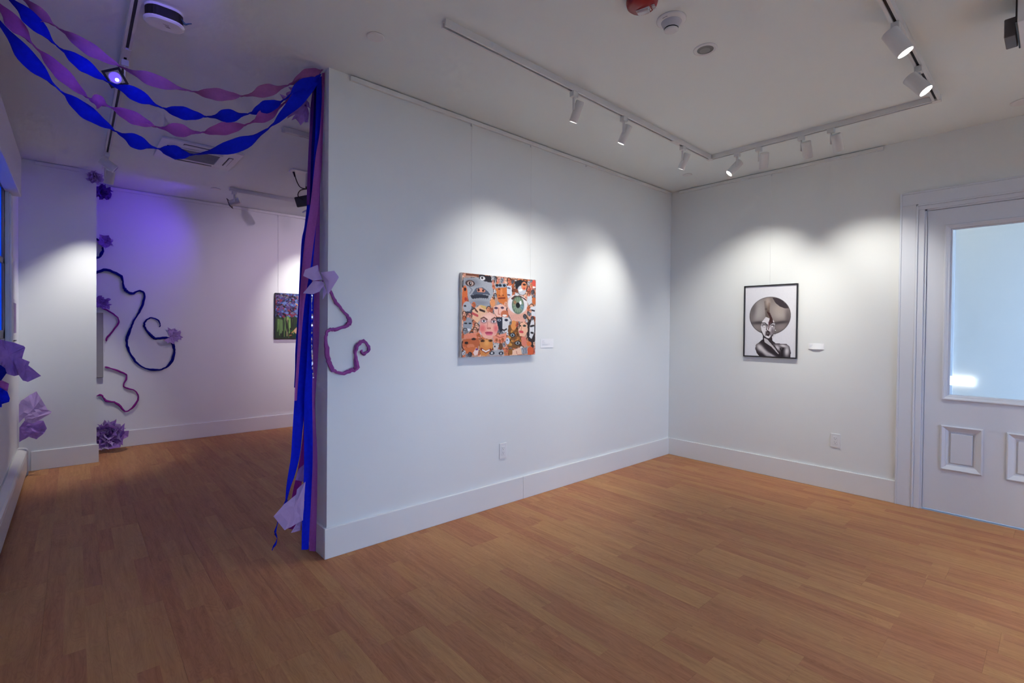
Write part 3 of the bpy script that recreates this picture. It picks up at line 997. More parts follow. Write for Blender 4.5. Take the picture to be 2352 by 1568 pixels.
# ================================================================== ARTWORKS
class Paint:
    def __init__(s, w, h, col=(255, 255, 255)):
        s.w, s.h = w, h
        s.a = np.ones((h, w, 3)) * np.array(col, float)
        s.mask = None
        s.X, s.Y = np.meshgrid((np.arange(w) + 0.0) / (w - 1), (np.arange(h) + 0.0) / (h - 1))

    def put(s, m_, col):
        m_ = np.clip(m_, 0, 1)
        if s.mask is not None:
            m_ = m_ * s.mask
        m_ = m_[..., None]
        s.a = s.a * (1 - m_) + np.array(col, float) * m_

    def ell(s, cx, cy, rx, ry, col, rot=0.0, soft=0.08, alpha=1.0):
        dx, dy = s.X - cx, s.Y - cy
        c, q = math.cos(rot), math.sin(rot)
        u, v = (dx * c + dy * q) / rx, (-dx * q + dy * c) / ry
        d = np.sqrt(u * u + v * v)
        if soft >= 0.5:
            s.put(np.exp(-1.1 * d ** 2.4) * alpha, col)
        else:
            s.put(np.clip((1 - d) / max(soft, 1e-3) + 0.5, 0, 1) * alpha, col)

    def poly(s, pts, col, alpha=1.0):
        ins = np.zeros(s.X.shape, bool)
        n = len(pts)
        for i in range(n):
            x0, y0 = pts[i]
            x1, y1 = pts[(i + 1) % n]
            if y0 == y1:
                continue
            cond = ((y0 > s.Y) != (y1 > s.Y)) & (s.X < (x1 - x0) * (s.Y - y0) / (y1 - y0) + x0)
            ins ^= cond
        s.put(ins * alpha, col)

    def line(s, pts, col, w=0.006, alpha=1.0):
        asp = s.h / s.w
        for (x0, y0), (x1, y1) in zip(pts, pts[1:]):
            dx, dy = x1 - x0, (y1 - y0) * asp
            L2 = dx * dx + dy * dy + 1e-9
            t = np.clip(((s.X - x0) * dx + (s.Y - y0) * asp * dy) / L2, 0, 1)
            d = np.hypot(s.X - x0 - t * dx, (s.Y - y0) * asp - t * dy)
            s.put(np.clip((w - d) / (0.5 * w) + 0.3, 0, 1) * alpha, col)

    def mesh(s, name, origin, ux, uy, material, parent):
        """grid mesh with a colour attribute; origin top-left, ux to the right edge, uy to the bottom edge"""
        o_, ux, uy = Vector(origin), Vector(ux), Vector(uy)
        P = (np.array(o_)[None, None] + s.X[..., None] * np.array(ux) + s.Y[..., None] * np.array(uy)).reshape(-1, 3)
        w, h = s.w, s.h
        idx = np.arange(w * h).reshape(h, w)
        faces = np.stack([idx[:-1, :-1], idx[1:, :-1], idx[1:, 1:], idx[:-1, 1:]], -1).reshape(-1, 4)
        me = bpy.data.meshes.new(name)
        me.from_pydata(P.tolist(), [], faces.tolist())
        c = np.clip(s.a, 0, 255) / 255
        c = np.where(c > 0.04045, ((c + 0.055) / 1.055) ** 2.4, c / 12.92).reshape(-1, 3)
        at = me.color_attributes.new('print', 'FLOAT_COLOR', 'POINT')
        at.data.foreach_set('color', np.concatenate([c, np.ones((len(c), 1))], 1).astype(np.float32).ravel())
        me.materials.append(material)
        o = bpy.data.objects.new(name, me)
        C.objects.link(o)
        o.parent = parent
        return o


def print_mat(name, rough):
    mm = bpy.data.materials.new(name)
    mm.use_nodes = True
    nt = mm.node_tree
    at = nt.nodes.new('ShaderNodeAttribute')
    at.attribute_name = 'print'
    b = nt.nodes['Principled BSDF']
    nt.links.new(at.outputs['Color'], b.inputs['Base Color'])
    b.inputs['Roughness'].default_value = rough
    b.inputs['Specular IOR Level'].default_value = 0.25
    return mm


print_m = print_mat('printed_paper', 0.6)

# ---------- face collage
pr = random.Random(11)
cw, chh = 210, 172
K = Paint(cw, chh, (190, 150, 130))


def cu(x, y):
    """zoom-crop layout -> canvas coordinates of the collage"""
    v = (y - 200) / 1130
    u = (x - (205 - 25 * v)) / 1061
    t0, b0 = 175 + 80 * u, 1365 - 55 * u
    return u, (y - t0) / (b0 - t0)


SKIN = [(222, 140, 96), (206, 110, 66), (235, 170, 140), (190, 92, 60), (228, 150, 130), (244, 190, 160), (214, 120, 84)]
GREY = [(190, 190, 194), (150, 152, 160), (216, 216, 218), (120, 122, 132), (90, 90, 100)]


def cface(cx, cy, s_, kind, rot=0.0, hair=None, lips=None):
    base = pr.choice(SKIN) if kind == 'c' else pr.choice(GREY)
    dark = tuple(v * 0.42 for v in base)
    c, q = math.cos(rot), math.sin(rot)

    def at(dx, dy):
        return cx + (dx * c - dy * q) * s_, cy + (dx * q + dy * c) * s_ * 1.22
    if hair:
        K.ell(*at(0, -0.25), s_ * 1.15, s_ * 1.35, hair, rot)
    K.ell(cx, cy, s_ * 0.85, s_ * 1.3, base, rot)
    K.ell(*at(0.4, 0.15), s_ * 0.35, s_ * 0.9, tuple(v * 0.8 for v in base), rot, 0.8, 0.7)
    for e in (-0.36, 0.36):
        K.ell(*at(e, -0.25), s_ * 0.24, s_ * 0.17, dark, rot, 0.4)
        K.ell(*at(e, -0.22), s_ * 0.12, s_ * 0.09, (235, 232, 230), rot, 0.5)
        K.ell(*at(e, -0.22), s_ * 0.06, s_ * 0.08, (30, 22, 26), rot, 0.5)
        K.line([at(e - 0.25, -0.47), at(e + 0.22, -0.5)], tuple(v * 0.3 for v in base), s_ * 0.06)
    K.line([at(0.05, -0.2), at(0.12, 0.22), at(-0.08, 0.27)], tuple(v * 0.6 for v in base), s_ * 0.06)
    K.ell(*at(0, 0.6), s_ * 0.32, s_ * 0.15, lips or ((180, 50, 60) if kind == 'c' else (50, 48, 56)), rot, 0.3)
    if pr.random() < 0.4:
        K.ell(*at(0, 0.58), s_ * 0.2, s_ * 0.07, (240, 236, 230), rot, 0.3)


for i in range(260):
    k = 'c' if pr.random() < 0.62 else 'g'
    cface(pr.random(), pr.random(), pr.uniform(0.022, 0.05), k, pr.uniform(-0.5, 0.5), pr.choice([None, (50, 30, 24), (25, 22, 28), (120, 66, 30)]))


def E(x, y, rx, ry, col, rot=0.0, soft=0.1, alpha=1.0):
    u, v = cu(x, y)
    K.ell(u, v, rx / 1061, ry / 1120, col, rot, soft, alpha)


def PG(pts, col, alpha=1.0):
    K.poly([cu(*p) for p in pts], col, alpha)


def LN(pts, col, w=5, alpha=1.0):
    K.line([cu(*p) for p in pts], col, w / 1061, alpha)


# big grey closed eye
PG([(222, 250), (400, 232), (560, 262), (610, 330), (618, 470), (565, 560), (560, 650), (400, 630), (290, 590), (262, 470), (225, 350)], (168, 172, 180))
E(330, 300, 120, 60, (128, 132, 142), 0.1, 0.6)
E(305, 320, 62, 42, (70, 50, 50))
E(308, 322, 40, 30, (196, 170, 160))
E(306, 322, 22, 26, (52, 30, 26))
E(312, 316, 6, 6, (250, 250, 250))
PG([(320, 480), (380, 385), (470, 372), (545, 430), (575, 480), (500, 470), (400, 478)], (84, 92, 108))
PG([(390, 400), (450, 380), (505, 420), (490, 445), (400, 440)], (226, 150, 122))
E(415, 412, 15, 18, (60, 30, 26))
E(475, 418, 15, 18, (60, 30, 26))
PG([(300, 490), (400, 470), (555, 485), (540, 525), (440, 520), (330, 540)], (44, 48, 62))
for k in range(9):
    LN([(350 + k * 22, 500), (345 + k * 25, 535)], (30, 32, 42), 3)
E(430, 590, 150, 45, (112, 118, 130), 0.0, 0.8, 0.6)
LN([(285, 360), (330, 410), (300, 460)], (120, 124, 136), 6)
# top strip
PG([(420, 195), (590, 215), (590, 300), (500, 290), (420, 250)], (40, 36, 44))
E(470, 245, 36, 28, (224, 224, 226))
E(465, 240, 14, 16, (26, 24, 30))
PG([(258, 180), (420, 190), (415, 218), (258, 212)], (120, 66, 44))
# left tall orange face
E(235, 490, 34, 130, (214, 110, 62))
E(238, 405, 16, 24, (60, 30, 24))
E(244, 545, 16, 26, (180, 60, 50))
# orange nose face
PG([(650, 385), (810, 365), (815, 560), (760, 610), (690, 575), (660, 470)], (206, 116, 58))
PG([(715, 390), (745, 390), (750, 475), (712, 478)], (226, 142, 84))
LN([(690, 522), (780, 515)], (120, 44, 30), 9)
E(700, 480, 12, 8, (110, 50, 26))
E(755, 478, 12, 8, (110, 50, 26))
PG([(640, 320), (810, 310), (805, 360), (650, 372)], (150, 170, 190))
for xx in (670, 715, 775):
    E(xx, 338, 22, 20, (34, 36, 46))
# white profile
PG([(812, 345), (880, 340), (890, 500), (850, 560), (815, 480)], (212, 218, 228))
LN([(826, 372), (858, 378)], (60, 66, 90), 8)
LN([(824, 470), (852, 472)], (90, 70, 90), 9)
# dark hat woman
PG([(930, 280), (1010, 250), (1120, 275), (1130, 380), (1080, 465), (1000, 470), (940, 370)], (36, 34, 42))
E(1040, 400, 66, 70, (206, 208, 214), 0.3)
E(1075, 340, 44, 62, (222, 140, 100))
E(1078, 320, 26, 16, (48, 26, 24))
E(1075, 372, 18, 10, (196, 50, 50))
E(1020, 400, 34, 16, (245, 245, 245), -0.3)
PG([(890, 375), (975, 385), (990, 440), (900, 430)], (122, 66, 44))
# the green eye
PG([(830, 520), (900, 470), (1010, 470), (1110, 520), (1130, 640), (1110, 760), (1080, 850), (880, 840), (830, 740), (815, 620)], (232, 176, 158))
E(975, 600, 150, 140, (236, 232, 232))
PG([(870, 520), (920, 480), (1010, 475), (1100, 525), (1120, 560), (1040, 510), (960, 500), (890, 540)], (84, 48, 44))
E(977, 612, 92, 130, (58, 78, 72))
E(977, 612, 82, 118, (122, 146, 116), 0, 0.25)
E(985, 640, 70, 82, (140, 158, 140), 0, 0.8)
E(930, 575, 22, 30, (176, 110, 74), 0, 0.8)
E(1040, 640, 26, 40, (110, 150, 170), 0, 0.8)
for k in range(26):
    a = k * 2 * math.pi / 26
    LN([(977 + 36 * math.cos(a), 612 + 50 * math.sin(a)), (977 + 84 * math.cos(a), 612 + 118 * math.sin(a))], (170, 186, 140) if k % 2 else (64, 92, 92), 2.5, 0.5)
E(976, 615, 32, 42, (14, 16, 18))
E(1016, 578, 18, 28, (244, 248, 250))
for k in range(14):
    LN([(870 + k * 17, 745 + 10 * math.sin(k)), (860 + k * 19, 815)], (196, 142, 130), 3, 0.8)
# right column
PG([(1130, 480), (1190, 470), (1215, 560), (1150, 610), (1115, 560)], (216, 218, 222))
E(1232, 545, 34, 60, (206, 112, 64))
E(1228, 310, 36, 60, (220, 90, 76))
E(1232, 355, 22, 14, (250, 240, 236))
PG([(1170, 640), (1260, 620), (1255, 770), (1190, 760)], (226, 228, 232))
LN([(1190, 680), (1235, 690)], (40, 40, 50), 10)
# blonde tilted woman
PG([(330, 700), (430, 625), (520, 680), (505, 760), (440, 830), (390, 880), (325, 810)], (234, 188, 152))
LN([(355, 665), (395, 720), (370, 700)], (90, 50, 40), 8)
LN([(430, 690), (490, 712)], (50, 30, 30), 12)
LN([(330, 742), (395, 775)], (196, 80, 84), 14)
PG([(430, 620), (520, 640), (500, 690), (440, 650)], (214, 178, 110))
# pink pale face centre
PG([(620, 640), (720, 600), (800, 650), (790, 720), (735, 790), (660, 780), (625, 720)], (242, 196, 180))
E(652, 660, 28, 16, (80, 60, 84))
E(742, 655, 26, 15, (80, 60, 84))
LN([(690, 660), (686, 745), (706, 750)], (206, 130, 112), 7)
E(775, 745, 56, 54, (196, 110, 76))
E(775, 765, 34, 16, (250, 240, 232))
E(605, 590, 36, 56, (226, 150, 96))
# main woman face
PG([(430, 830), (480, 760), (560, 715), (640, 760), (670, 830), (680, 960), (640, 1060), (560, 1110), (470, 1080), (420, 980)], (238, 178, 160))
E(545, 800, 90, 60, (246, 204, 188), 0, 0.9)
E(460, 955, 48, 60, (226, 100, 104), 0, 1.0, 0.8)
E(645, 950, 34, 60, (226, 100, 104), 0, 1.0, 0.8)
for ex_, ey in ((480, 848), (618, 852)):
    E(ex_, ey, 46, 28, (116, 76, 92), 0, 0.6)
    E(ex_, ey + 2, 30, 15, (236, 226, 226))
    E(ex_, ey, 14, 15, (70, 80, 96))
    E(ex_, ey, 7, 8, (16, 14, 18))
LN([(440, 815), (480, 795), (525, 825)], (96, 52, 44), 7)
LN([(585, 825), (630, 795), (660, 815)], (96, 52, 44), 7)
LN([(530, 870), (525, 930)], (214, 146, 130), 8)
E(548, 948, 30, 14, (206, 120, 110))
E(535, 952, 8, 6, (110, 40, 40))
E(565, 952, 8, 6, (110, 40, 40))
E(548, 1012, 56, 18, (206, 84, 110))
E(550, 1032, 48, 18, (222, 104, 128))
LN([(497, 1018), (548, 1014), (600, 1018)], (140, 36, 60), 4)
# half dark face
PG([(650, 790), (740, 785), (740, 990), (700, 990), (670, 900)], (38, 44, 60))
PG([(740, 785), (830, 790), (875, 850), (860, 920), (800, 1000), (740, 990)], (218, 216, 216))
E(694, 830, 26, 16, (180, 186, 200))
E(694, 830, 10, 12, (12, 14, 20))
E(798, 828, 28, 18, (60, 62, 84))
E(798, 830, 12, 12, (14, 14, 20))
LN([(720, 960), (765, 975), (800, 955)], (40, 30, 36), 9)
# lower left faces
E(265, 905, 60, 100, (150, 156, 166), 0.1)
E(240, 885, 20, 12, (30, 32, 40))
E(295, 885, 20, 12, (30, 32, 40))
E(272, 975, 34, 16, (226, 226, 230))
E(262, 650, 56, 70, (176, 180, 188))
E(235, 640, 16, 12, (36, 38, 46))
E(268, 730, 22, 16, (60, 60, 70))
PG([(220, 1030), (420, 1010), (440, 1090), (300, 1110), (210, 1100)], (226, 138, 110))
PG([(200, 1110), (410, 1090), (415, 1200), (320, 1240), (205, 1210)], (190, 100, 60))
E(245, 1160, 24, 18, (40, 22, 20))
E(340, 1105, 30, 16, (60, 34, 28))
E(300, 1205, 50, 30, (214, 130, 92))
PG([(215, 1230), (400, 1210), (380, 1330), (250, 1330)], (206, 112, 66))
PG([(330, 1300), (370, 1225), (405, 1250), (390, 1320), (350, 1340)], (240, 214, 206))
E(378, 1250, 18, 14, (120, 60, 120))
# lower middle smiling face
PG([(420, 1120), (600, 1100), (600, 1220), (560, 1290), (500, 1345), (430, 1330), (415, 1240)], (214, 138, 74))
E(460, 1130, 30, 16, (60, 36, 26))
E(565, 1125, 30, 16, (60, 36, 26))
E(515, 1160, 40, 50, (232, 166, 96), 0, 0.9)
LN([(440, 1245), (500, 1285), (565, 1250)], (130, 40, 34), 14)
LN([(455, 1255), (500, 1280), (550, 1256)], (252, 244, 236), 8)
# peach patch
PG([(600, 1060), (800, 1010), (800, 1110), (720, 1160), (610, 1150)], (232, 150, 124))
LN([(640, 1050), (700, 1080), (760, 1060)], (190, 90, 70), 5)
# two dogs eyes bottom
PG([(545, 1290), (640, 1240), (750, 1250), (760, 1330), (560, 1345)], (170, 172, 178))
E(585, 1300, 38, 24, (44, 46, 56))
E(585, 1300, 16, 16, (200, 204, 210))
E(715, 1300, 34, 24, (44, 46, 56))
E(715, 1302, 12, 12, (196, 200, 206))
E(640, 1215, 36, 46, (206, 200, 196))
E(712, 1205, 30, 50, (110, 76, 56))
E(628, 1205, 10, 14, (30, 26, 26))
# gold patterned eyes
PG([(830, 900), (930, 860), (990, 980), (1030, 1080), (1020, 1190), (930, 1230), (820, 1210), (790, 1160), (840, 1080), (820, 980)], (122, 80, 44))
for k in range(26):
    E(pr.uniform(830, 1020), pr.uniform(920, 1200), pr.uniform(10, 26), pr.uniform(8, 20), pr.choice([(206, 150, 70), (80, 44, 30), (180, 110, 52), (60, 40, 34)]), pr.random(), 0.4)
E(890, 1040, 44, 34, (40, 28, 26))
E(888, 1040, 30, 22, (150, 170, 186))
E(888, 1042, 14, 16, (18, 20, 26))
E(968, 1152, 48, 34, (40, 28, 26))
E(965, 1152, 34, 22, (160, 166, 170))
E(965, 1154, 14, 16, (18, 20, 26))
E(908, 900, 44, 70, (226, 150, 84))
E(815, 1125, 30, 48, (206, 214, 230))
E(808, 1112, 10, 8, (40, 44, 60))
# side glance woman with dark hair
PG([(1110, 880), (1180, 800), (1240, 850), (1245, 1100), (1210, 1240), (1150, 1160), (1110, 1040)], (52, 44, 46))
PG([(1160, 900), (1200, 790), (1235, 850), (1230, 1000), (1185, 1090), (1150, 1060)], (226, 226, 228))
LN([(1175, 910), (1220, 900)], (24, 22, 26), 12)
LN([(1180, 1000), (1210, 1005)], (30, 26, 30), 12)
PG([(990, 880), (1060, 850), (1120, 890), (1125, 980), (1070, 1060), (1000, 1050), (975, 970)], (240, 188, 156))
PG([(990, 880), (1010, 860), (1000, 930), (985, 950)], (80, 44, 34))
E(1075, 905, 28, 16, (84, 70, 60))
E(1075, 906, 11, 11, (40, 60, 50))
E(1008, 905, 16, 13, (84, 70, 60))
LN([(1030, 920), (1020, 970), (1035, 975)], (206, 136, 112), 6)
LN([(1000, 990), (1045, 995)], (206, 70, 80), 14)
# lower right
PG([(1020, 1070), (1090, 1060), (1110, 1130), (1090, 1200), (1030, 1180)], (222, 130, 110))
E(1165, 1265, 56, 70, (214, 96, 60))
E(1145, 1160, 40, 36, (224, 120, 70))
PG([(1030, 1220), (1110, 1210), (1125, 1300), (1040, 1310)], (60, 66, 86))
for k in range(5):
    LN([(1040 + k * 18, 1220), (1045 + k * 17, 1300)], (200, 206, 216), 4)
PG([(880, 1260), (1010, 1210), (1030, 1310), (860, 1330), (850, 1290)], (242, 200, 172))
LN([(945, 1270), (955, 1305)], (200, 130, 110), 6)
PG([(820, 1250), (890, 1230), (880, 1320), (830, 1325)], (146, 96, 46))
for (x, y, r_, k_) in [(640, 250, 26, 'g'), (690, 265, 24, 'c'), (740, 270, 30, 'g'), (800, 280, 26, 'c'), (850, 275, 30, 'c'), (900, 285, 24, 'g'), (615, 300, 22, 'c'),
                       (1150, 300, 26, 'g'), (1190, 330, 24, 'c'), (1160, 400, 26, 'c'), (1210, 430, 26, 'g'), (1150, 455, 24, 'c'), (1235, 480, 20, 'g'), (1140, 660, 28, 'c'), (1170, 690, 22, 'c'),
                       (225, 760, 26, 'c'), (225, 820, 24, 'c'), (350, 620, 28, 'c'), (350, 880, 28, 'c'), (385, 920, 26, 'c'), (360, 985, 28, 'c'), (405, 1060, 30, 'c'), (230, 1000, 28, 'g'),
                       (545, 680, 26, 'c'), (590, 685, 24, 'c'), (640, 430, 22, 'g'), (620, 360, 24, 'c'), (645, 490, 22, 'g'), (790, 600, 24, 'c'), (960, 890, 26, 'c'), (860, 870, 22, 'g'),
                       (650, 1120, 24, 'c'), (700, 1130, 22, 'c'), (740, 1110, 24, 'c'), (760, 1180, 24, 'g'), (800, 1250, 30, 'c'), (210, 1300, 24, 'g'), (250, 1340, 22, 'g'), (1230, 1160, 22, 'c'),
                       (1110, 830, 22, 'g'), (1085, 780, 26, 'g'), (235, 200, 22, 'c'), (610, 230, 22, 'g'), (290, 1330, 24, 'g'), (1200, 800, 22, 'g'), (700, 400, 14, 'c'), (1190, 265, 22, 'g')]:
    u_, v_ = cu(x, y)
    cface(u_, v_, r_ / 1061, k_, pr.uniform(-0.4, 0.4), pr.choice([None, None, (40, 28, 26)]))
# ink noise and seams
K.a *= (1 + 0.07 * (np.random.RandomState(4).rand(chh, cw, 1) - 0.5))

art = tag(empty('collage_artwork', (-2.37, 0, 1.39)), 'square unframed canvas covered with a collage of faces and a green eye', 'artwork')
AO = Vector(art.location)
ax0, ax1, az0, az1 = -2.722, -2.018, 1.105, 1.682
# canvas board 28 mm deep with slightly ragged edges
bm = bmesh.new()
nseg = 40
fr_, bk = [], []
rg = random.Random(5)
edge = [(ax0 + (ax1 - ax0) * i / nseg, az1 + rg.uniform(-0.003, 0.004)) for i in range(nseg)] + \
       [(ax1 + rg.uniform(-0.003, 0.003), az1 + (az0 - az1) * i / nseg) for i in range(nseg)] + \
       [(ax1 + (ax0 - ax1) * i / nseg, az0 + rg.uniform(-0.003, 0.003)) for i in range(nseg)] + \
       [(ax0 + rg.uniform(-0.003, 0.002), az0 + (az1 - az0) * i / nseg) for i in range(nseg)]
for x, z in edge:
    fr_.append(bm.verts.new(Vector((x, -0.030, z)) - AO))
    bk.append(bm.verts.new(Vector((x, -0.004, z)) - AO))
n = len(edge)
for i in range(n):
    j = (i + 1) % n
    bm.faces.new((fr_[i], fr_[j], bk[j], bk[i]))
bm.faces.new(fr_)
bm.faces.new(bk[::-1])
bmesh.ops.recalc_face_normals(bm, faces=bm.faces[:])
new_obj('canvas', bm, canvas_m, art)
K.mesh('collage_print', Vector((ax0 + 0.001, -0.0305, az1 - 0.001)) - AO, (ax1 - ax0 - 0.002, 0, 0), (0, 0, az0 - az1 + 0.002), print_m, art)
for wx in (-2.632, -2.060):
    bm = bmesh.new()
    cyl(bm, Vector((wx, -0.012, az1 - 0.02)) - AO, Vector((wx, -0.008, 2.702)) - AO, 0.0006, seg=6)
    new_obj('hanging_wire', bm, wire_m, art)

# ---------- framed portrait drawing
gw, gh = 150, 216
G = Paint(gw, gh, (226, 226, 232))


def pu(x, y):
    u = (x - 212) / 860
    t0, b0 = 195 - 45 * u, 1330 + 35 * u
    return u, (y - t0) / (b0 - t0)


def e2(x, y, rx, ry, col, rot=0.0, soft=0.08, alpha=1.0):
    u, v = pu(x, y)
    G.ell(u, v, rx / 860, ry / 1165, col, rot, soft, alpha)


def p2g(pts, col, alpha=1.0):
    G.poly([pu(*p) for p in pts], col, alpha)


def l2(pts, col, w=6, alpha=1.0):
    G.line([pu(*p) for p in pts], col, w / 860, alpha)


e2(636, 670, 346, 312, (56, 50, 54), 0, 0.02)
e2(636, 668, 338, 304, (122, 114, 112), 0, 0.04)
_u, _v = pu(636, 668)
G.mask = (np.hypot((G.X - _u) / (338 / 860), (G.Y - _v) / (304 / 1165)) < 1).astype(float)
e2(470, 560, 150, 190, (166, 158, 156), 0.1, 1.0)
e2(790, 560, 180, 150, (172, 160, 154), -0.1, 1.0)
e2(420, 650, 110, 110, (176, 170, 168), 0, 1.0, 0.8)
e2(820, 660, 130, 80, (178, 168, 162), 0, 1.0, 0.8)
e2(350, 560, 60, 190, (96, 88, 90), 0.15, 1.0, 0.7)
e2(940, 700, 50, 160, (92, 82, 86), -0.1, 1.0, 0.7)
e2(450, 790, 130, 30, (58, 52, 56), -0.05, 0.9, 0.9)
e2(810, 785, 150, 26, (56, 48, 52), -0.1, 0.9, 0.9)
e2(420, 860, 100, 60, (150, 142, 142), 0, 1.0, 0.7)
e2(830, 860, 90, 60, (146, 134, 136), 0, 1.0, 0.7)
l2([(560, 440), (575, 560), (585, 680)], (74, 62, 58), 22, 0.5)
l2([(620, 470), (610, 600), (625, 740)], (92, 70, 60), 26, 0.5)
e2(600, 440, 50, 80, (190, 170, 158), 0.1, 1.0, 0.7)
# dark cut-out
p2g([(680, 372), (760, 372), (840, 405), (880, 460), (912, 462), (945, 545), (880, 545), (800, 515), (730, 455)], (62, 54, 60))
G.mask = None
# neck, shoulders
p2g([(525, 960), (525, 1060), (470, 1110), (410, 1150), (398, 1220), (425, 1290), (470, 1345), (990, 1365), (992, 1270), (970, 1180), (920, 1138), (860, 1136), (740, 1128), (690, 1080), (680, 1000)], (48, 40, 46))
e2(480, 1200, 70, 60, (206, 202, 206), 0.5, 0.7)
e2(560, 1270, 120, 46, (208, 204, 208), 0.55, 0.7)
e2(660, 1320, 110, 26, (190, 184, 190), 0.3, 0.8)
p2g([(545, 1040), (600, 1060), (700, 1170), (800, 1300), (790, 1310), (680, 1190), (560, 1110)], (196, 190, 196))
e2(770, 1200, 60, 50, (206, 200, 206), 0.4, 0.8)
e2(930, 1260, 44, 90, (210, 206, 210), 0.1, 0.7)
e2(870, 1170, 70, 26, (214, 210, 214), 0.1, 0.8)
l2([(820, 1215), (850, 1270), (870, 1210)], (30, 24, 28), 9)
l2([(850, 1270), (850, 1350)], (40, 32, 36), 14)
l2([(720, 1170), (820, 1310)], (50, 42, 46), 10)
# face
p2g([(575, 690), (700, 740), (728, 800), (722, 890), (690, 980), (650, 1040), (600, 1045), (545, 1000), (505, 930), (492, 850), (510, 770)], (222, 218, 222))
p2g([(585, 600), (640, 620), (690, 730), (700, 790), (625, 790), (640, 700)], (70, 44, 44))
p2g([(622, 760), (660, 790), (640, 830), (630, 900), (615, 900)], (84, 50, 56))
e2(690, 930, 36, 80, (110, 100, 106), 0.2, 0.9, 0.9)
e2(548, 830, 44, 26, (60, 52, 58), 0.1, 0.7)
e2(550, 842, 24, 12, (232, 230, 232))
e2(688, 836, 38, 24, (60, 52, 58), -0.1, 0.7)
e2(682, 848, 20, 11, (232, 230, 232))
l2([(512, 790), (560, 788), (600, 830)], (36, 30, 34), 8)
l2([(650, 815), (690, 785), (722, 790)], (36, 30, 34), 8)
l2([(605, 820), (585, 900), (600, 915)], (70, 62, 68), 8)
e2(612, 965, 34, 48, (50, 36, 40), 0, 0.3)
e2(610, 962, 16, 18, (120, 110, 112), 0, 0.5)
l2([(580, 930), (570, 1000)], (110, 100, 106), 10, 0.8)
l2([(650, 940), (660, 990)], (110, 100, 106), 10, 0.8)
l2([(500, 930), (540, 1010), (600, 1048)], (46, 40, 44), 9)
l2([(690, 990), (650, 1045)], (60, 52, 56), 12)
e2(600, 1020, 24, 14, (232, 230, 232))
l2([(738, 905), (738, 980)], (90, 86, 90), 4)
e2(738, 912, 8, 8, (230, 230, 232))
G.a *= (1 + 0.03 * (np.random.RandomState(8).rand(gh, gw, 1) - 0.5))
po = tag(empty('framed_drawing', (0, -1.0, 1.4)), 'black framed drawing of a woman with a huge round hairdo', 'artwork')
PO2 = Vector(po.location)
fy0, fy1, fz0, fz1 = -0.772, -1.226, 1.067, 1.722
fwid = 0.010
for a, b in (((-0.022, fy0, fz1 - fwid), (-0.003, fy1, fz1)), ((-0.022, fy0, fz0), (-0.003, fy1, fz0 + fwid)),
             ((-0.022, fy0, fz0 + fwid), (-0.003, fy0 - fwid, fz1 - fwid)), ((-0.022, fy1 + fwid, fz0 + fwid), (-0.003, fy1, fz1 - fwid))):
    bxo('frame_bar', a, b, frame_m, po, 0.0012, off=PO2)
bxo('backing_board', (-0.012, fy0 - fwid, fz0 + fwid), (-0.006, fy1 + fwid, fz1 - fwid), paper_m, po, off=PO2)
G.mesh('drawing', Vector((-0.0126, fy0 - fwid, fz1 - fwid)) - PO2, (0, fy1 - fy0 + 2 * fwid, 0), (0, 0, fz0 - fz1 + 2 * fwid), print_m, po)
bm = bmesh.new()
cyl(bm, Vector((-0.008, -0.992, fz1 - 0.01)) - PO2, Vector((-0.008, -0.992, 2.702)) - PO2, 0.0006, seg=6)
new_obj('hanging_wire', bm, wire_m, po)

# ---------- garden painting on the far wall
tw, th = 120, 110
T = Paint(tw, th, (60, 70, 66))
rt_ = random.Random(21)
T.poly([(0, 0), (1, 0), (1, 0.5), (0, 0.5)], (62, 58, 86))
T.poly([(0.45, 0.03), (1, 0.05), (1, 0.46), (0.45, 0.46)], (128, 124, 150))
T.poly([(0.5, 0.04), (1, 0.04), (1, 0.16), (0.55, 0.15)], (70, 130, 196))
T.poly([(0.42, 0.5), (1, 0.48), (1, 0.66), (0.42, 0.68)], (116, 124, 158))
T.poly([(0.46, 0.43), (1, 0.42), (1, 0.52), (0.46, 0.53)], (30, 30, 42))
T.poly([(0, 0.5), (0.5, 0.48), (0.4, 1), (0, 1)], (46, 62, 44))
T.poly([(0.42, 0.67), (1, 0.64), (1, 1), (0.36, 1)], (28, 60, 52))
for i in range(360):
    x, y = rt_.uniform(-0.02, 0.46), rt_.uniform(0, 0.52)
    T.ell(x, y, rt_.uniform(0.012, 0.04), rt_.uniform(0.01, 0.03), rt_.choice([(40, 34, 64), (70, 50, 104), (96, 120, 176), (130, 50, 70), (30, 28, 44), (92, 70, 120), (60, 90, 150), (110, 100, 110)]), rt_.uniform(-1, 1))
for i in range(26):
    x = rt_.uniform(0.0, 0.38)
    T.line([(x, 0.52 + rt_.random() * 0.1), (x + rt_.uniform(-0.03, 0.03), rt_.uniform(0.75, 1.0))], rt_.choice([(120, 160, 84), (86, 120, 66), (160, 150, 110), (44, 52, 40), (40, 34, 40), (110, 140, 90)]), rt_.uniform(0.004, 0.016))
for i in range(70):
    x, y = rt_.uniform(0.3, 1.0), rt_.uniform(0.74, 1.0)
    T.ell(x, y, rt_.uniform(0.01, 0.035), rt_.uniform(0.008, 0.025), rt_.choice([(50, 92, 48), (30, 60, 50), (110, 130, 90), (160, 110, 70), (60, 44, 40), (36, 70, 44)]), rt_.uniform(-1, 1))
for a, b in (((0.42, 0.22), (0.62, 0.36)), ((0.34, 0.88), (0.58, 0.62)), ((0.62, 0.36), (1.0, 0.60)), ((0.58, 0.62), (0.72, 0.48))):
    T.line([a, b], (222, 160, 84), 0.009)
T.ell(0.44, 0.83, 0.05, 0.06, (200, 170, 130), 0.4)
gp = tag(empty('garden_painting', (-2.5, YF, 1.44)), 'unframed colourful garden painting partly hidden by the streamers', 'artwork')
GO = Vector(gp.location)
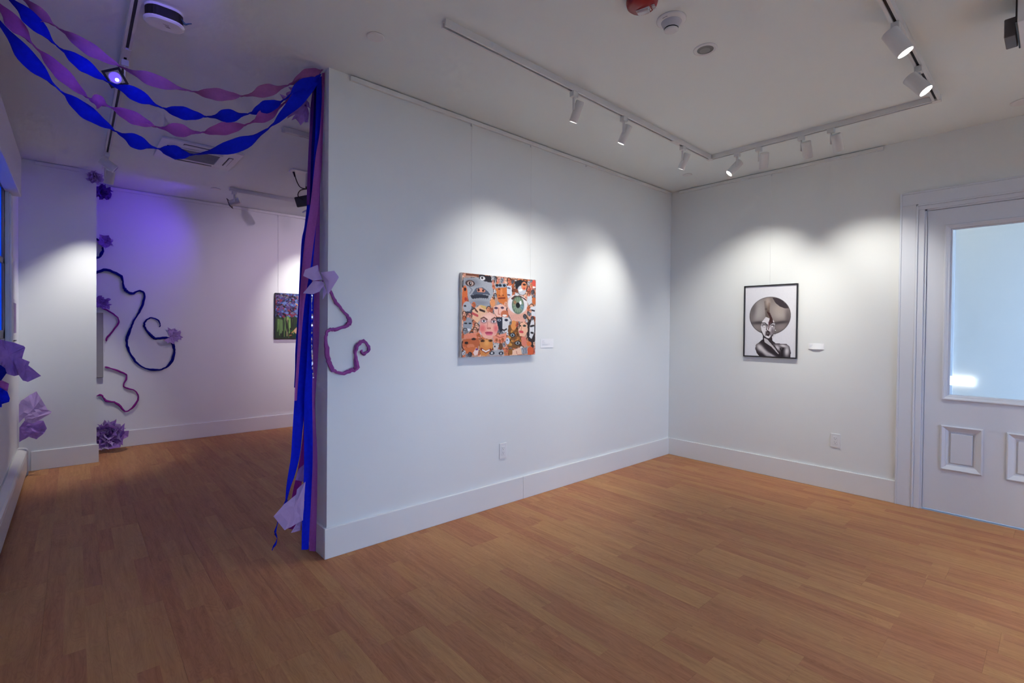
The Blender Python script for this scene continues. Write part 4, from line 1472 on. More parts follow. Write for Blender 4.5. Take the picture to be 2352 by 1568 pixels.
bxo('canvas', (-2.790, YF - 0.035, 1.150), (-2.20, YF - 0.004, 1.728), mat('dark_canvas', (0.05, 0.05, 0.06), 0.8, noise=0.3), gp, 0.002, off=GO)
T.mesh('painted_face', Vector((-2.788, YF - 0.0355, 1.726)) - GO, (0.586, 0, 0), (0, 0, -0.574), print_m, gp)
bm = bmesh.new()
cyl(bm, Vector((-2.746, YF - 0.01, 1.72)) - GO, Vector((-2.750, YF - 0.008, 2.702)) - GO, 0.0012, seg=6)
new_obj('hanging_wire', bm, wire_m, gp)

# grey canvas seen past the pier
gc = tag(empty('grey_canvas', (-4.7, YF, 1.09)), 'plain grey canvas mostly hidden behind the white pier', 'artwork')
GO = Vector(gc.location)
bxo('canvas', (-4.95, YF - 0.040, 0.757), (-4.462, YF - 0.004, 1.427), greycanvas_m, gc, 0.003, off=GO)
bm = bmesh.new()
tube(bm, [Vector(p) - GO for p in [(-4.475, YF - 0.012, 1.40), (-4.452, YF - 0.012, 1.2), (-4.452, YF - 0.012, 1.02), (-4.475, YF - 0.012, 1.015)]], 0.0018, 6)
new_obj('hanging_cord', bm, wire_m, gc)
# small print on the left wall, seen edge on
lp = tag(empty('small_print', (XL, 2.85, 1.37)), 'small purple print on the left wall seen almost edge on', 'artwork')
LO = Vector(lp.location)
bxo('print_mount', (XL, 2.73, 1.21), (XL + 0.008, 2.98, 1.50), paper_m, lp, 0.001, off=LO)
bxo('print_sheet', (XL + 0.008, 2.76, 1.23), (XL + 0.0095, 2.95, 1.47), mat('purple_print', (0.30, 0.20, 0.42), 0.6, noise=0.3, nscale=20), lp, off=LO)
hk = bxo('wall_clip', (XL, 2.83, 1.165), (XL + 0.012, 2.95, 1.172), black_m, None, 0.001)
tag(hk, 'tiny dark clip on the left wall just under the small purple print', 'clip')


# wall labels
def card(name, a, b, normal, label, lines, tilt=0.0):
    t = tag(empty(name, ((a[0] + b[0]) / 2, (a[1] + b[1]) / 2, (a[2] + b[2]) / 2)), label, 'wall label', 'white exhibit labels')
    O = Vector(t.location)
    n = Vector(normal)
    # gently curled card
    bm = bmesh.new()
    N_ = 10
    A, B = Vector(a), Vector(b)
    th_ = 0.0012
    top, bot = [], []
    for layer in (0, 1):
        row_t, row_b = [], []
        for i in range(N_ + 1):
            f = i / N_
            lift = 0.0015 + tilt * math.sin(math.pi * f) + layer * th_
            p = Vector((A.x + (B.x - A.x) * f, A.y + (B.y - A.y) * f, 0)) + n * (lift)
            q = Vector((A.x + (B.x - A.x) * f, A.y + (B.y - A.y) * f, 0)) + n * (0.0012 + layer * th_)
            row_b.append(bm.verts.new(Vector((p.x, p.y, min(A.z, B.z))) - O))
            row_t.append(bm.verts.new(Vector((q.x, q.y, max(A.z, B.z))) - O))
        top.append(row_t)
        bot.append(row_b)
    for layer in (0, 1):
        for i in range(N_):
            bm.faces.new((bot[layer][i], bot[layer][i + 1], top[layer][i + 1], top[layer][i]))
    for i in range(N_):
        bm.faces.new((bot[0][i], bot[0][i + 1], bot[1][i + 1], bot[1][i]))
        bm.faces.new((top[0][i], top[0][i + 1], top[1][i + 1], top[1][i]))
    for i in (0, N_):
        bm.faces.new((bot[0][i], bot[1][i], top[1][i], top[0][i]))
    bmesh.ops.recalc_face_normals(bm, faces=bm.faces[:])
    new_obj('card', bm, paper_m, t)
    d = Vector((B.x - A.x, B.y - A.y, 0))
    hgt = max(A.z, B.z) - min(A.z, B.z)
    bm = bmesh.new()
    for (f0, f1, fz) in lines:
        z = max(A.z, B.z) - hgt * fz
        lift = n * (0.0038 + tilt * (math.sin(math.pi * (f0 + f1) / 2)) * fz)
        p, q = A + d * f0 + lift, A + d * f1 + lift
        box(bm, Vector((p.x, p.y, z - 0.0008)) - O, Vector((q.x, q.y, z + 0.0008)) - O + n * 0.0003)
    new_obj('printed_lines', bm, mat('pale_ink', (0.55, 0.55, 0.60), 0.8, noise=0.02), t)


card('wall_label', (-1.930, 0, 1.226), (-1.784, 0, 1.155), (0, -1, 0), 'small white exhibit label beside the face collage',
     [(0.1, 0.28, 0.22), (0.1, 0.22, 0.32), (0.1, 0.33, 0.45), (0.1, 0.72, 0.62), (0.1, 0.55, 0.70)])
card('wall_label', (0, -1.309, 1.205), (0, -1.427, 1.155), (-1, 0, 0), 'small white curled exhibit label beside the framed drawing',
     [(0.08, 0.3, 0.3), (0.08, 0.24, 0.45), (0.08, 0.2, 0.6)], 0.010)


# outlets
def outlet(mtx, label):
    t = tag(empty('wall_outlet'), label, 'outlet', 'white wall outlets')
    t.matrix_world = mtx
    bm = bmesh.new()
    box(bm, (-0.035, -0.006, -0.057), (0.035, 0, 0.057), 0.003, 2)
    new_obj('cover_plate', bm, plastic_m, t)
    bm = bmesh.new()
    box(bm, (-0.0165, -0.0078, -0.0335), (0.0165, -0.004, 0.0335), 0.001)
    rc_ = new_obj('receptacle', bm, plastic_m, t)
    bm = bmesh.new()
    for zz in (0.016, -0.016):
        box(bm, (-0.0075, -0.0083, zz), (-0.0055, -0.0075, zz + 0.009))
        box(bm, (0.0055, -0.0083, zz), (0.0075, -0.0075, zz + 0.007))
        cyl(bm, (0, -0.0083, zz - 0.006), (0, -0.0075, zz - 0.006), 0.0028, seg=10)
    new_obj('slots', bm, grey_m, rc_)


outlet(Matrix.Translation((-2.316, 0, 0.400)), 'white wall outlet low under the face collage')
outlet(Matrix.Translation((0, -1.520, 0.408)) @ Matrix.Rotation(R(-90), 4, 'Z'), 'white wall outlet low on the wall near the door')

# ================================================================== BASEBOARD HEATER
ht = tag(empty('baseboard_heater', (XL + 0.035, 1.0, 0)), 'long white baseboard heater along the left wall', 'heater')
HO = Vector(ht.location)
prof = [(XL + 0.001, 0.232), (XL + 0.012, 0.236), (XL + 0.050, 0.226), (XL + 0.060, 0.216), (XL + 0.062, 0.200), (XL + 0.056, 0.200), (XL + 0.052, 0.210), (XL + 0.012, 0.224), (XL + 0.001, 0.222)]
bm = bmesh.new()
extrude_profile(bm, prof, 'y', YB + 0.1, 3.185)
bmesh.ops.translate(bm, verts=bm.verts[:], vec=-HO)
new_obj('top_cover', bm, heater_m, ht)
bxo('front_panel', (XL + 0.052, YB + 0.1, 0.035), (XL + 0.060, 3.16, 0.188), heater_m, ht, 0.002, off=HO)
bxo('back_plate', (XL, YB + 0.1, 0.012), (XL + 0.006, 3.16, 0.222), heater_m, ht, off=HO)
bxo('fin_core', (XL + 0.014, YB + 0.15, 0.07), (XL + 0.046, 3.1, 0.15), grey_m, ht, off=HO)
prof = [(XL, 0.0), (XL + 0.066, 0.0), (XL + 0.066, 0.214), (XL + 0.056, 0.232), (XL + 0.012, 0.241), (XL, 0.241)]
bm = bmesh.new()
extrude_profile(bm, prof, 'y', 3.16, 3.20)
bmesh.ops.bevel(bm, geom=bm.edges[:], offset=0.004, segments=2, affect='EDGES')
bmesh.ops.translate(bm, verts=bm.verts[:], vec=-HO)
new_obj('end_cap', bm, heater_m, ht)
bm = bmesh.new()
for yy in (-2.0, -0.6, 0.8, 2.2):
    box(bm, (XL + 0.001, yy, 0.0), (XL + 0.05, yy + 0.02, 0.04))
bmesh.ops.translate(bm, verts=bm.verts[:], vec=-HO)
new_obj('feet', bm, heater_m, ht)

# ================================================================== PAPER STREAMERS
TWIST_REF = Vector((-0.35, -2.9, -1.2)).normalized()   # edge-on direction at each pinch of a twisted ribbon
S1 = [('p', -4.858, 0.260, 2.703), ('m', -4.804, 0.249, 2.656), ('p', -4.742, 0.235, 2.616), ('m', -4.633, 0.212, 2.553), ('p', -4.518, 0.188, 2.501), ('m', -4.406, 0.164, 2.474), ('p', -4.258, 0.133, 2.458), ('m', -4.145, 0.108, 2.469), ('p', -4.032, 0.084, 2.491), ('m', -3.934, 0.064, 2.542), ('p', -3.832, 0.042, 2.596), ('m', -3.737, 0.022, 2.677), ('p', -3.658, 0.005, 2.727)]
S2 = [('p', -4.907, 0.271, 2.691), ('m', -4.825, 0.253, 2.621), ('p', -4.742, 0.235, 2.530), ('m', -4.655, 0.217, 2.472), ('p', -4.568, 0.199, 2.417), ('m', -4.471, 0.178, 2.386), ('p', -4.376, 0.158, 2.347), ('m', -4.287, 0.139, 2.340), ('p', -4.190, 0.118, 2.345), ('m', -4.104, 0.100, 2.369), ('p', -4.018, 0.082, 2.398), ('m', -3.934, 0.064, 2.454), ('p', -3.852, 0.046, 2.510), ('m', -3.764, 0.028, 2.604), ('p', -3.676, 0.009, 2.694)]
S3 = [('p', -4.950, 0.280, 2.680), ('m', -4.878, 0.265, 2.595), ('p', -4.818, 0.252, 2.520), ('m', -4.728, 0.232, 2.423), ('p', -4.640, 0.214, 2.335), ('m', -4.603, 0.206, 2.325), ('p', -4.565, 0.198, 2.312), ('m', -4.479, 0.180, 2.282), ('p', -4.389, 0.160, 2.257), ('m', -4.305, 0.142, 2.260), ('p', -4.217, 0.124, 2.266), ('m', -4.117, 0.102, 2.307), ('p', -4.012, 0.080, 2.354), ('m', -3.929, 0.063, 2.421), ('p', -3.852, 0.046, 2.494), ('m', -3.764, 0.027, 2.585), ('p', -3.671, 0.008, 2.686)]
S4 = [('p', -4.944, 0.278, 2.610), ('m', -4.839, 0.256, 2.458), ('p', -4.742, 0.236, 2.349), ('m', -4.648, 0.216, 2.269), ('p', -4.545, 0.194, 2.201), ('m', -4.471, 0.178, 2.168), ('p', -4.394, 0.162, 2.150), ('m', -4.322, 0.146, 2.145), ('p', -4.243, 0.129, 2.149), ('m', -4.069, 0.092, 2.226), ('p', -3.929, 0.063, 2.339), ('m', -3.790, 0.033, 2.523), ('p', -3.669, 0.007, 2.696)]


def swag(pts, width, material, label, dy=0.0, start=(-5.045, 0.30, 2.72)):
    """crepe ribbon twisted half a turn between neighbouring pinch points"""
    P = [Vector(start)] + [Vector((x, y + dy, z)) for _, x, y, z in pts]
    n = 8
    cur = spline(P, n)
    N_ = len(cur)
    bm = bmesh.new()
    rows = []
    for i, p in enumerate(cur):
        s_ = i / n - 1.0               # 0 at first pinch, +1 per key point, pinches are even
        phi = math.pi / 2 * (s_ + 1)     # edge-on (90 deg) at even keys
        t = (cur[min(i + 1, N_ - 1)] - cur[max(i - 1, 0)]).normalized()
        view = TWIST_REF
        b = view - t * view.dot(t)
        b.normalize()
        a = t.cross(b)
        w = a * math.cos(phi) + b * math.sin(phi)
        pinch = 0.42 + 0.58 * abs(math.cos(phi))      # paper gathers where it twists
        hw = width / 2 * pinch
        row = [bm.verts.new(p + w * hw * f + (w.cross(t)) * (0.004 * math.sin(f * 5 + i))) for f in (-1, -0.5, 0, 0.5, 1)]
        rows.append(row)
    for a, b in zip(rows, rows[1:]):
        for k in range(4):
            bm.faces.new((a[k], a[k + 1], b[k + 1], b[k]))
    o = new_obj('crepe_streamer', bm, material, None, True)
    tag(o, label, 'streamer', 'twisted crepe paper streamers')
    return o


swag(S1, 0.060, crepe_mauve, 'mauve twisted crepe streamer, topmost of the four swags', 0.0)
swag(S2, 0.062, crepe_blue, 'blue twisted crepe streamer passing the blue lamp, upper of two blue swags', -0.01)
swag(S3, 0.062, crepe_pink, 'orchid purple twisted crepe streamer between the two blue swags', 0.01)
swag(S4, 0.066, crepe_blue, 'blue twisted crepe streamer, lowest of the four swags', -0.005)

RIB = {
    'violet_back': (0.20, [(-3.638, 2.735, -3.628, 2.735), (-3.657, 2.604, -3.629, 2.613), (-3.660, 2.451, -3.629, 2.460), (-3.664, 2.246, -3.629, 2.254), (-3.670, 2.067, -3.632, 2.074), (-3.676, 1.888, -3.639, 1.894), (-3.690, 1.684, -3.653, 1.688), (-3.706, 1.481, -3.667, 1.483)]),
    'navy_top': (0.16, [(-3.650, 2.735, -3.628, 2.735), (-3.652, 2.595, -3.629, 2.603), (-3.655, 2.443, -3.630, 2.450), (-3.659, 2.290, -3.630, 2.297), (-3.664, 2.136, -3.630, 2.143), (-3.675, 1.933, -3.633, 1.940), (-3.687, 1.781, -3.643, 1.786), (-3.696, 1.580, -3.647, 1.584)]),
    'pink_front': (0.06, [(-3.640, 2.740, -3.627, 2.740), (-3.642, 2.609, -3.628, 2.616), (-3.648, 2.509, -3.628, 2.517), (-3.657, 2.384, -3.629, 2.393), (-3.676, 2.257, -3.632, 2.268), (-3.690, 2.108, -3.644, 2.118), (-3.706, 1.960, -3.660, 1.968), (-3.720, 1.861, -3.674, 1.868), (-3.731, 1.763, -3.686, 1.769), (-3.742, 1.618, -3.704, 1.621), (-3.755, 1.449, -3.730, 1.450), (-3.766, 1.280, -3.745, 1.280), (-3.777, 1.065, -3.756, 1.064), (-3.785, 0.898, -3.765, 0.896)]),
    'blue_edge': (0.12, [(-3.697, 1.997, -3.668, 2.002), (-3.711, 1.871, -3.682, 1.876), (-3.725, 1.796, -3.694, 1.800), (-3.734, 1.648, -3.703, 1.651), (-3.743, 1.488, -3.714, 1.490), (-3.754, 1.329, -3.721, 1.329), (-3.763, 1.182, -3.727, 1.181), (-3.762, 1.060, -3.731, 1.058), (-3.764, 0.962, -3.740, 0.960)]),
    'blue_wide': (0.08, [(-3.660, 2.72, -3.640, 2.72), (-3.668, 2.4, -3.640, 2.4), (-3.687, 2.089, -3.654, 2.096), (-3.696, 1.916, -3.658, 1.922), (-3.705, 1.769, -3.667, 1.774), (-3.717, 1.646, -3.676, 1.650), (-3.730, 1.475, -3.685, 1.477), (-3.736, 1.329, -3.682, 1.330), (-3.745, 1.183, -3.681, 1.182), (-3.759, 1.062, -3.690, 1.058), (-3.768, 0.966, -3.715, 0.963), (-3.776, 0.846, -3.722, 0.840), (-3.787, 0.703, -3.734, 0.695), (-3.796, 0.588, -3.747, 0.580), (-3.812, 0.490, -3.770, 0.482), (-3.821, 0.420, -3.793, 0.414), (-3.825, 0.351, -3.809, 0.347)]),
    'blue_long': (0.05, [(-3.700, 1.55, -3.680, 1.55), (-3.720, 1.232, -3.687, 1.232), (-3.727, 1.063, -3.686, 1.061), (-3.733, 0.942, -3.688, 0.939), (-3.732, 0.787, -3.688, 0.782), (-3.731, 0.549, -3.691, 0.542), (-3.733, 0.433, -3.694, 0.425), (-3.740, 0.264, -3.697, 0.254), (-3.746, 0.067, -3.702, 0.054)]),
    'purple_right': (0.10, [(-3.640, 2.735, -3.627, 2.735), (-3.641, 2.604, -3.627, 2.609), (-3.643, 2.353, -3.628, 2.358), (-3.650, 2.102, -3.630, 2.107), (-3.663, 1.925, -3.632, 1.930), (-3.667, 1.776, -3.634, 1.780), (-3.673, 1.577, -3.636, 1.580), (-3.674, 1.280, -3.637, 1.280), (-3.676, 1.032, -3.643, 1.030), (-3.676, 0.842, -3.650, 0.840), (-3.678, 0.608, -3.644, 0.603), (-3.684, 0.433, -3.645, 0.425), (-3.686, 0.232, -3.645, 0.222), (-3.684, 0.023, -3.646, 0.011)]),
    'magenta_low': (0.14, [(-3.707, 0.931, -3.693, 0.930), (-3.709, 0.736, -3.694, 0.735), (-3.723, 0.609, -3.699, 0.605), (-3.741, 0.487, -3.703, 0.480), (-3.760, 0.397, -3.717, 0.388), (-3.774, 0.296, -3.721, 0.284), (-3.783, 0.162, -3.735, 0.150)]),
    'violet_low': (0.17, [(-3.706, 1.481, -3.668, 1.483), (-3.720, 1.3, -3.690, 1.3), (-3.741, 1.080, -3.710, 1.079), (-3.746, 0.956, -3.719, 0.954), (-3.750, 0.807, -3.723, 0.804), (-3.756, 0.683, -3.728, 0.679)]),
}


def hanging(key, material, label):
    y, rows_ = RIB[key]
    Lc = spline([(a, y, b) for a, b, c, d in rows_], 4)
    Rc = spline([(c, y, d) for a, b, c, d in rows_], 4)
    bm = bmesh.new()
    rr = random.Random(key)
    ph, k1 = rr.random() * 6, rr.uniform(3, 6)
    rows = []
    for i, (l, r_) in enumerate(zip(Lc, Rc)):
        tw_ = 0.010 * math.sin(k1 * l.z + ph)
        row = []
        for f in (0, 0.25, 0.5, 0.75, 1):
            p = l.lerp(r_, f)
            p = Vector((min(p.x, -3.6275 if p.z > 0.18 else -3.6435), p.y + (f - 0.5) * 2 * tw_ + 0.004 * math.sin(f * math.pi * 2 + l.z * 9), p.z))
            row.append(bm.verts.new(p))
        rows.append(row)
    for a, b in zip(rows, rows[1:]):
        for k in range(4):
            bm.faces.new((a[k], a[k + 1], b[k + 1], b[k]))
    o = new_obj('hanging_streamer', bm, material, None, True)
    tag(o, label, 'streamer', 'crepe strips hanging down the wall end')


hanging('violet_back', crepe_violet, 'violet crepe strip at the upper left rear of the hanging bundle')
hanging('navy_top', crepe_navy, 'dark navy crepe strip inside the upper hanging bundle')
hanging('pink_front', crepe_pink, 'long orchid crepe strip at the front of the upper hanging bundle')
hanging('blue_edge', crepe_blue, 'narrow blue crepe strip along the left edge of the bundle by the garden painting')
hanging('blue_wide', crepe_blue, 'wide blue crepe strip swinging left toward the lower tissue flower')
hanging('blue_long', crepe_blue, 'straight blue crepe strip hanging almost to the floor')
hanging('purple_right', crepe_pink, 'purple crepe strip nearest the wall edge, hanging to the floor')
hanging('magenta_low', crepe_magenta, 'magenta crepe strip between the two lower blue strips')
hanging('violet_low', crepe_violet, 'thin violet strip at the left edge of the lower bundle')

tail = [(-3.818, 0.06, 0.36), (-3.829, 0.060, 0.345), (-3.844, 0.060, 0.323), (-3.860, 0.060, 0.279), (-3.868, 0.060, 0.239), (-3.879, 0.060, 0.197), (-3.870, 0.060, 0.164), (-3.877, 0.060, 0.135), (-3.888, 0.060, 0.119), (-3.894, 0.060, 0.105)]
o = new_obj('twisted_paper_tail', tube(bmesh.new(), spline(tail, 5), lambda f: 0.004 + 0.002 * math.sin(f * 25), 6), crepe_blue, None, True)
tag(o, 'thin twisted blue paper tail dangling below the tissue flower', 'streamer')
foil = [(-3.700, 0.030, 1.493), (-3.702, 0.030, 1.426), (-3.699, 0.030, 1.353), (-3.701, 0.030, 1.281), (-3.701, 0.030, 1.208), (-3.698, 0.030, 1.136), (-3.696, 0.030, 1.063), (-3.691, 0.030, 1.019)]
bm = bmesh.new()
fp_ = spline(foil, 8)
rr = random.Random(2)
prev = None
for i, p in enumerate(fp_):
    a = rr.uniform(0, math.pi)
    d = Vector((math.cos(a), math.sin(a) * 0.6, 0)) * 0.0035
    cur = (bm.verts.new(p - d), bm.verts.new(p + d))
    if prev:
        bm.faces.new((prev[0], prev[1], cur[1], cur[0]))
    prev = cur
tag(new_obj('foil_strand', bm, chrome_m), 'thin sparkling silver foil strand in the streamer bundle', 'foil strand')

# ================================================================== TWISTED PAPER VINES
def vine(pts, width, material, label, seed=1, taper=True):
    """crepe twisted into a rope: kinked, flattened tube of varying width"""
    rr = random.Random(seed)
    cur = spline(pts, 5)
    n_ = len(cur)
    ws = [rr.uniform(0.6, 1.25) for _ in range(n_ // 3 + 2)]

    def rad(f):
        i = f * (n_ - 1) / 3
        k = int(i)
        w = ws[k] + (ws[k + 1] - ws[k]) * (i - k)
        tp = 1.0
        if taper:
            tp = min(1.0, 0.35 + (1 - f) * 5)
        return width / 2 * w * tp
    for i in range(1, n_ - 1):
        cur[i] = cur[i] + Vector((rr.uniform(-1, 1), 0, rr.uniform(-1, 1))) * width * 0.13
    o = new_obj('paper_vine', tube(bmesh.new(), cur, rad, 5, ref=(0, 1, 0)), material)
    tag(o, label, 'paper vine', 'twisted paper vines on the walls')


vine_pink = [(-3.618, -0.014, 1.506), (-3.588, -0.014, 1.453), (-3.550, -0.014, 1.406), (-3.511, -0.014, 1.362), (-3.503, -0.014, 1.337), (-3.524, -0.014, 1.312), (-3.587, -0.014, 1.292), (-3.625, -0.016, 1.286), (-3.640, -0.014, 1.252), (-3.636, -0.016, 1.185), (-3.622, -0.014, 1.111), (-3.598, -0.014, 1.061), (-3.548, -0.014, 1.039), (-3.496, -0.014, 1.051), (-3.457, -0.014, 1.072), (-3.468, -0.014, 1.143), (-3.458, -0.014, 1.193), (-3.418, -0.014, 1.224), (-3.382, -0.014, 1.179), (-3.409, -0.014, 1.149), (-3.431, -0.014, 1.160), (-3.428, -0.014, 1.173)]
vine(vine_pink, 0.024, crepe_pink, 'orchid paper vine curling at the left edge of the collage wall', 4)
vine_blue = [(-4.572, 3.890, 1.821), (-4.521, 3.890, 1.835), (-4.434, 3.890, 1.873), (-4.317, 3.890, 1.815), (-4.299, 3.890, 1.724), (-4.273, 3.890, 1.665), (-4.225, 3.890, 1.640), (-4.155, 3.890, 1.672), (-4.117, 3.890, 1.617), (-4.155, 3.890, 1.465), (-4.207, 3.890, 1.355), (-4.237, 3.890, 1.262), (-4.270, 3.890, 1.155), (-4.266, 3.890, 1.075), (-4.236, 3.890, 0.981), (-4.162, 3.890, 0.871), (-4.067, 3.890, 0.819), (-3.961, 3.890, 0.814), (-3.881, 3.890, 0.883), (-3.849, 3.890, 0.995), (-3.857, 3.890, 1.083), (-3.890, 3.890, 1.142), (-3.918, 3.890, 1.167), (-4.016, 3.890, 1.158), (-4.067, 3.890, 1.201), (-4.113, 3.890, 1.277), (-4.113, 3.890, 1.334), (-4.067, 3.890, 1.382), (-3.997, 3.890, 1.359), (-3.977, 3.890, 1.302), (-3.989, 3.890, 1.287)]
vine(vine_blue, 0.025, crepe_navy, 'long dark blue paper vine ending in a spiral on the far wall', 5)
vine([(-4.469, 3.890, 1.473), (-4.434, 3.890, 1.456), (-4.353, 3.890, 1.390), (-4.342, 3.890, 1.316), (-4.417, 3.890, 1.192), (-4.438, 3.890, 1.155), (-4.436, 3.890, 1.13)], 0.018, crepe_magenta, 'short magenta paper vine beside the grey canvas', 6)
vine([(-4.448, 3.890, 0.866), (-4.438, 3.890, 0.860), (-4.389, 3.890, 0.839), (-4.284, 3.890, 0.783), (-4.273, 3.890, 0.736), (-4.295, 3.890, 0.649), (-4.199, 3.890, 0.595), (-4.173, 3.890, 0.508), (-4.218, 3.890, 0.418), (-4.281, 3.890, 0.378), (-4.328, 3.890, 0.452), (-4.374, 3.890, 0.489), (-4.435, 3.890, 0.508), (-4.477, 3.890, 0.571), (-4.515, 3.890, 0.565), (-4.549, 3.890, 0.541)], 0.020, crepe_magenta, 'wavy magenta paper vine low on the far wall', 7)
vine([(-4.572, 3.890, 2.195), (-4.521, 3.890, 2.189), (-4.479, 3.890, 2.149), (-4.466, 3.890, 2.083), (-4.486, 3.890, 2.013), (-4.521, 3.890, 1.992), (-4.565, 3.890, 1.996)], 0.026, crepe_navy, 'dark blue paper loop high on the far wall beside the pier', 8, False)


# ================================================================== TISSUE FLOWERS
def petal_mesh(rr, L, Wd, cup, crumple, nu=6, nv=7):
    """cut sheet of tissue growing from a gathered point along +x, pleated, with a square, pointed far edge"""
    verts, faces = [], []
    tip = [rr.uniform(0.88, 1.06) for _ in range(nv)]
    tip[rr.randrange(nv)] = 1.14
    pl = rr.uniform(0.02, 0.05) * Wd
    for i in range(nu):
        f = i / (nu - 1)
        wid = Wd * 1.35 * (0.10 + 0.95 * f ** 0.8)
        for j in range(nv):
            g = j / (nv - 1) * 2 - 1
            x = L * f * (tip[j] * f + (1 - f))
            y = wid / 2 * g
            z = cup * L * f * f + 0.16 * Wd * g * g * f + (pl if j % 2 else -pl) * f * rr.uniform(0.4, 1.2)
            c = crumple * (0.3 + f)
            verts.append((x + rr.uniform(-c, c), y + rr.uniform(-c, c), z + rr.uniform(-c, c)))
    for i in range(nu - 1):
        for j in range(nv - 1):
            a = i * nv + j
            if (i + j) % 2:
                faces += [(a, a + 1, a + nv + 1), (a, a + nv + 1, a + nv)]
            else:
                faces += [(a, a + 1, a + nv), (a + 1, a + nv + 1, a + nv)]
    return verts, faces


def sheet_flower(loc, sheets, label, tie=True):
    """flower made of cut tissue sheets; each sheet = (outline [(x, z)], y plane, depth, material)"""
    t = tag(empty('tissue_flower', loc), label, 'paper flower', 'tissue paper flowers')
    O = Vector(loc)
    for q, (pts, y, depth, material, seed) in enumerate(sheets):
        rr = random.Random(seed)
        bm = bmesh.new()
        P = [Vector((x, y + rr.uniform(-depth, depth) * 0.6, z)) for x, z in pts]
        cen = sum(P, Vector()) / len(P) + Vector((0, -depth * 0.6, 0))
        vs_ = [bm.verts.new(p - O) for p in P]
        mv = bm.verts.new(cen - O)
        for i in range(len(vs_)):
            bm.faces.new((vs_[i], vs_[(i + 1) % len(vs_)], mv))
        bmesh.ops.subdivide_edges(bm, edges=bm.edges[:], cuts=2, use_grid_fill=True)
        for v in bm.verts:
            v.co.y += rr.uniform(-1, 1) * depth * 0.28
        new_obj('petal', bm, material, t)
    if tie:
        bm = bmesh.new()
        bmesh.ops.create_icosphere(bm, subdivisions=1, radius=0.005)
        new_obj('tie', bm, crepe_violet, t)
    return t


def flower(center, normal, radius, n, label, material, seed, layers=1, cup=0.35, crumple=0.006, wide=1.0, spread=(0.0, 2 * math.pi), mats=None, clampf=None, sy=1.0):
    rr = random.Random(seed)
    t = tag(empty('tissue_flower', center), label, 'paper flower', 'tissue paper flowers')
    Nrm = Vector(normal).normalized()
    B = align(Nrm)
    for l in range(layers):
        for k in range(n):
            ang = spread[0] + (spread[1] - spread[0]) * (k + rr.uniform(-0.25, 0.25)) / n + l * 0.4
            L = radius * rr.uniform(0.85, 1.12) * (1 - 0.16 * l)
            lift = cup + 0.45 * l + rr.uniform(-0.1, 0.15)
            v, f = petal_mesh(rr, L, radius * wide * rr.uniform(0.85, 1.15), 0.25, crumple)
            M = B @ Matrix.Rotation(ang, 4, 'Z') @ Matrix.Rotation(-math.atan(lift), 4, 'Y')
            vv = []
            for p in v:
                q = M @ Vector(p)
                w = Vector((q.x, q.y, q.z * sy)) + Vector(center)
                if clampf:
                    w = clampf(w)
                vv.append(tuple(w - Vector(center)))
            me = bpy.data.meshes.new('petal')
            me.from_pydata(vv, [], f)
            me.materials.append((mats or [material])[(k + l) % len(mats or [material])])
            o = bpy.data.objects.new('petal', me)
            C.objects.link(o)
            o.parent = t
    # gathered centre tie
    bm = bmesh.new()
    r_ = radius * 0.05
    bmesh.ops.create_icosphere(bm, subdivisions=1, radius=max(r_, 0.004), matrix=Matrix.Translation(Nrm * 0.006))
    new_obj('tie', bm, crepe_violet, t)
    return t


def cl(xmin=None, xmax=None, ymax=None, zmin=None, zmax=None):
    def f(w):
        if xmin is not None:
            w.x = max(w.x, xmin + random.uniform(0, 0.002))
        if xmax is not None:
            w.x = min(w.x, xmax)
        if ymax is not None:
            w.y = min(w.y, ymax)
        if zmin is not None:
            w.z = max(w.z, zmin)
        if zmax is not None:
            w.z = min(w.z, zmax)
        return w
    return f


# pinwheel flower on the edge of the collage wall
fl = tag(empty('tissue_flower', (-3.667, -0.03, 1.556)), 'pale lilac four-petal tissue flower on the edge of the collage wall', 'paper flower', 'tissue paper flowers')
FO = Vector(fl.location)
MID = {'a': [(-3.668, 1.565), (-3.701, 1.606), (-3.704, 1.639), (-3.771, 1.607), (-3.778, 1.574), (-3.731, 1.550)],
       'b': [(-3.662, 1.568), (-3.691, 1.599), (-3.610, 1.616), (-3.589, 1.581), (-3.628, 1.511), (-3.652, 1.478), (-3.659, 1.535)],
       'c': [(-3.670, 1.554), (-3.731, 1.550), (-3.778, 1.482), (-3.731, 1.479), (-3.690, 1.497), (-3.670, 1.536)],
       'd': [(-3.667, 1.547), (-3.653, 1.494), (-3.675, 1.454), (-3.677, 1.477)]}
for q, (k, pts) in enumerate(MID.items()):
    rr = random.Random(40 + q)
    bm = bmesh.new()
    vs_ = []
    for i, (x, z) in enumerate(pts):
        depth = 0 if i == 0 else 0.018 + 0.022 * ((i % 2) * 0.6 + rr.random() * 0.5)
        vs_.append(bm.verts.new(Vector((x, -0.034 - depth, z)) - FO))
    cx = sum((v.co for v in vs_), Vector()) / len(vs_)
    mid_v = bm.verts.new(cx + Vector((0, -0.010, 0)))
    for i in range(len(vs_)):
        bm.faces.new((vs_[i], vs_[(i + 1) % len(vs_)], mid_v))
    bmesh.ops.subdivide_edges(bm, edges=bm.edges[:], cuts=2, use_grid_fill=True)
    for v in bm.verts:
        v.co.y += rr.uniform(-0.0022, 0.0022)
    new_obj('petal', bm, tissue_lilac, fl, True)
bm = bmesh.new()
bmesh.ops.create_icosphere(bm, subdivisions=1, radius=0.005, matrix=Matrix.Translation((0, -0.008, 0)))
new_obj('tie', bm, crepe_violet, fl)

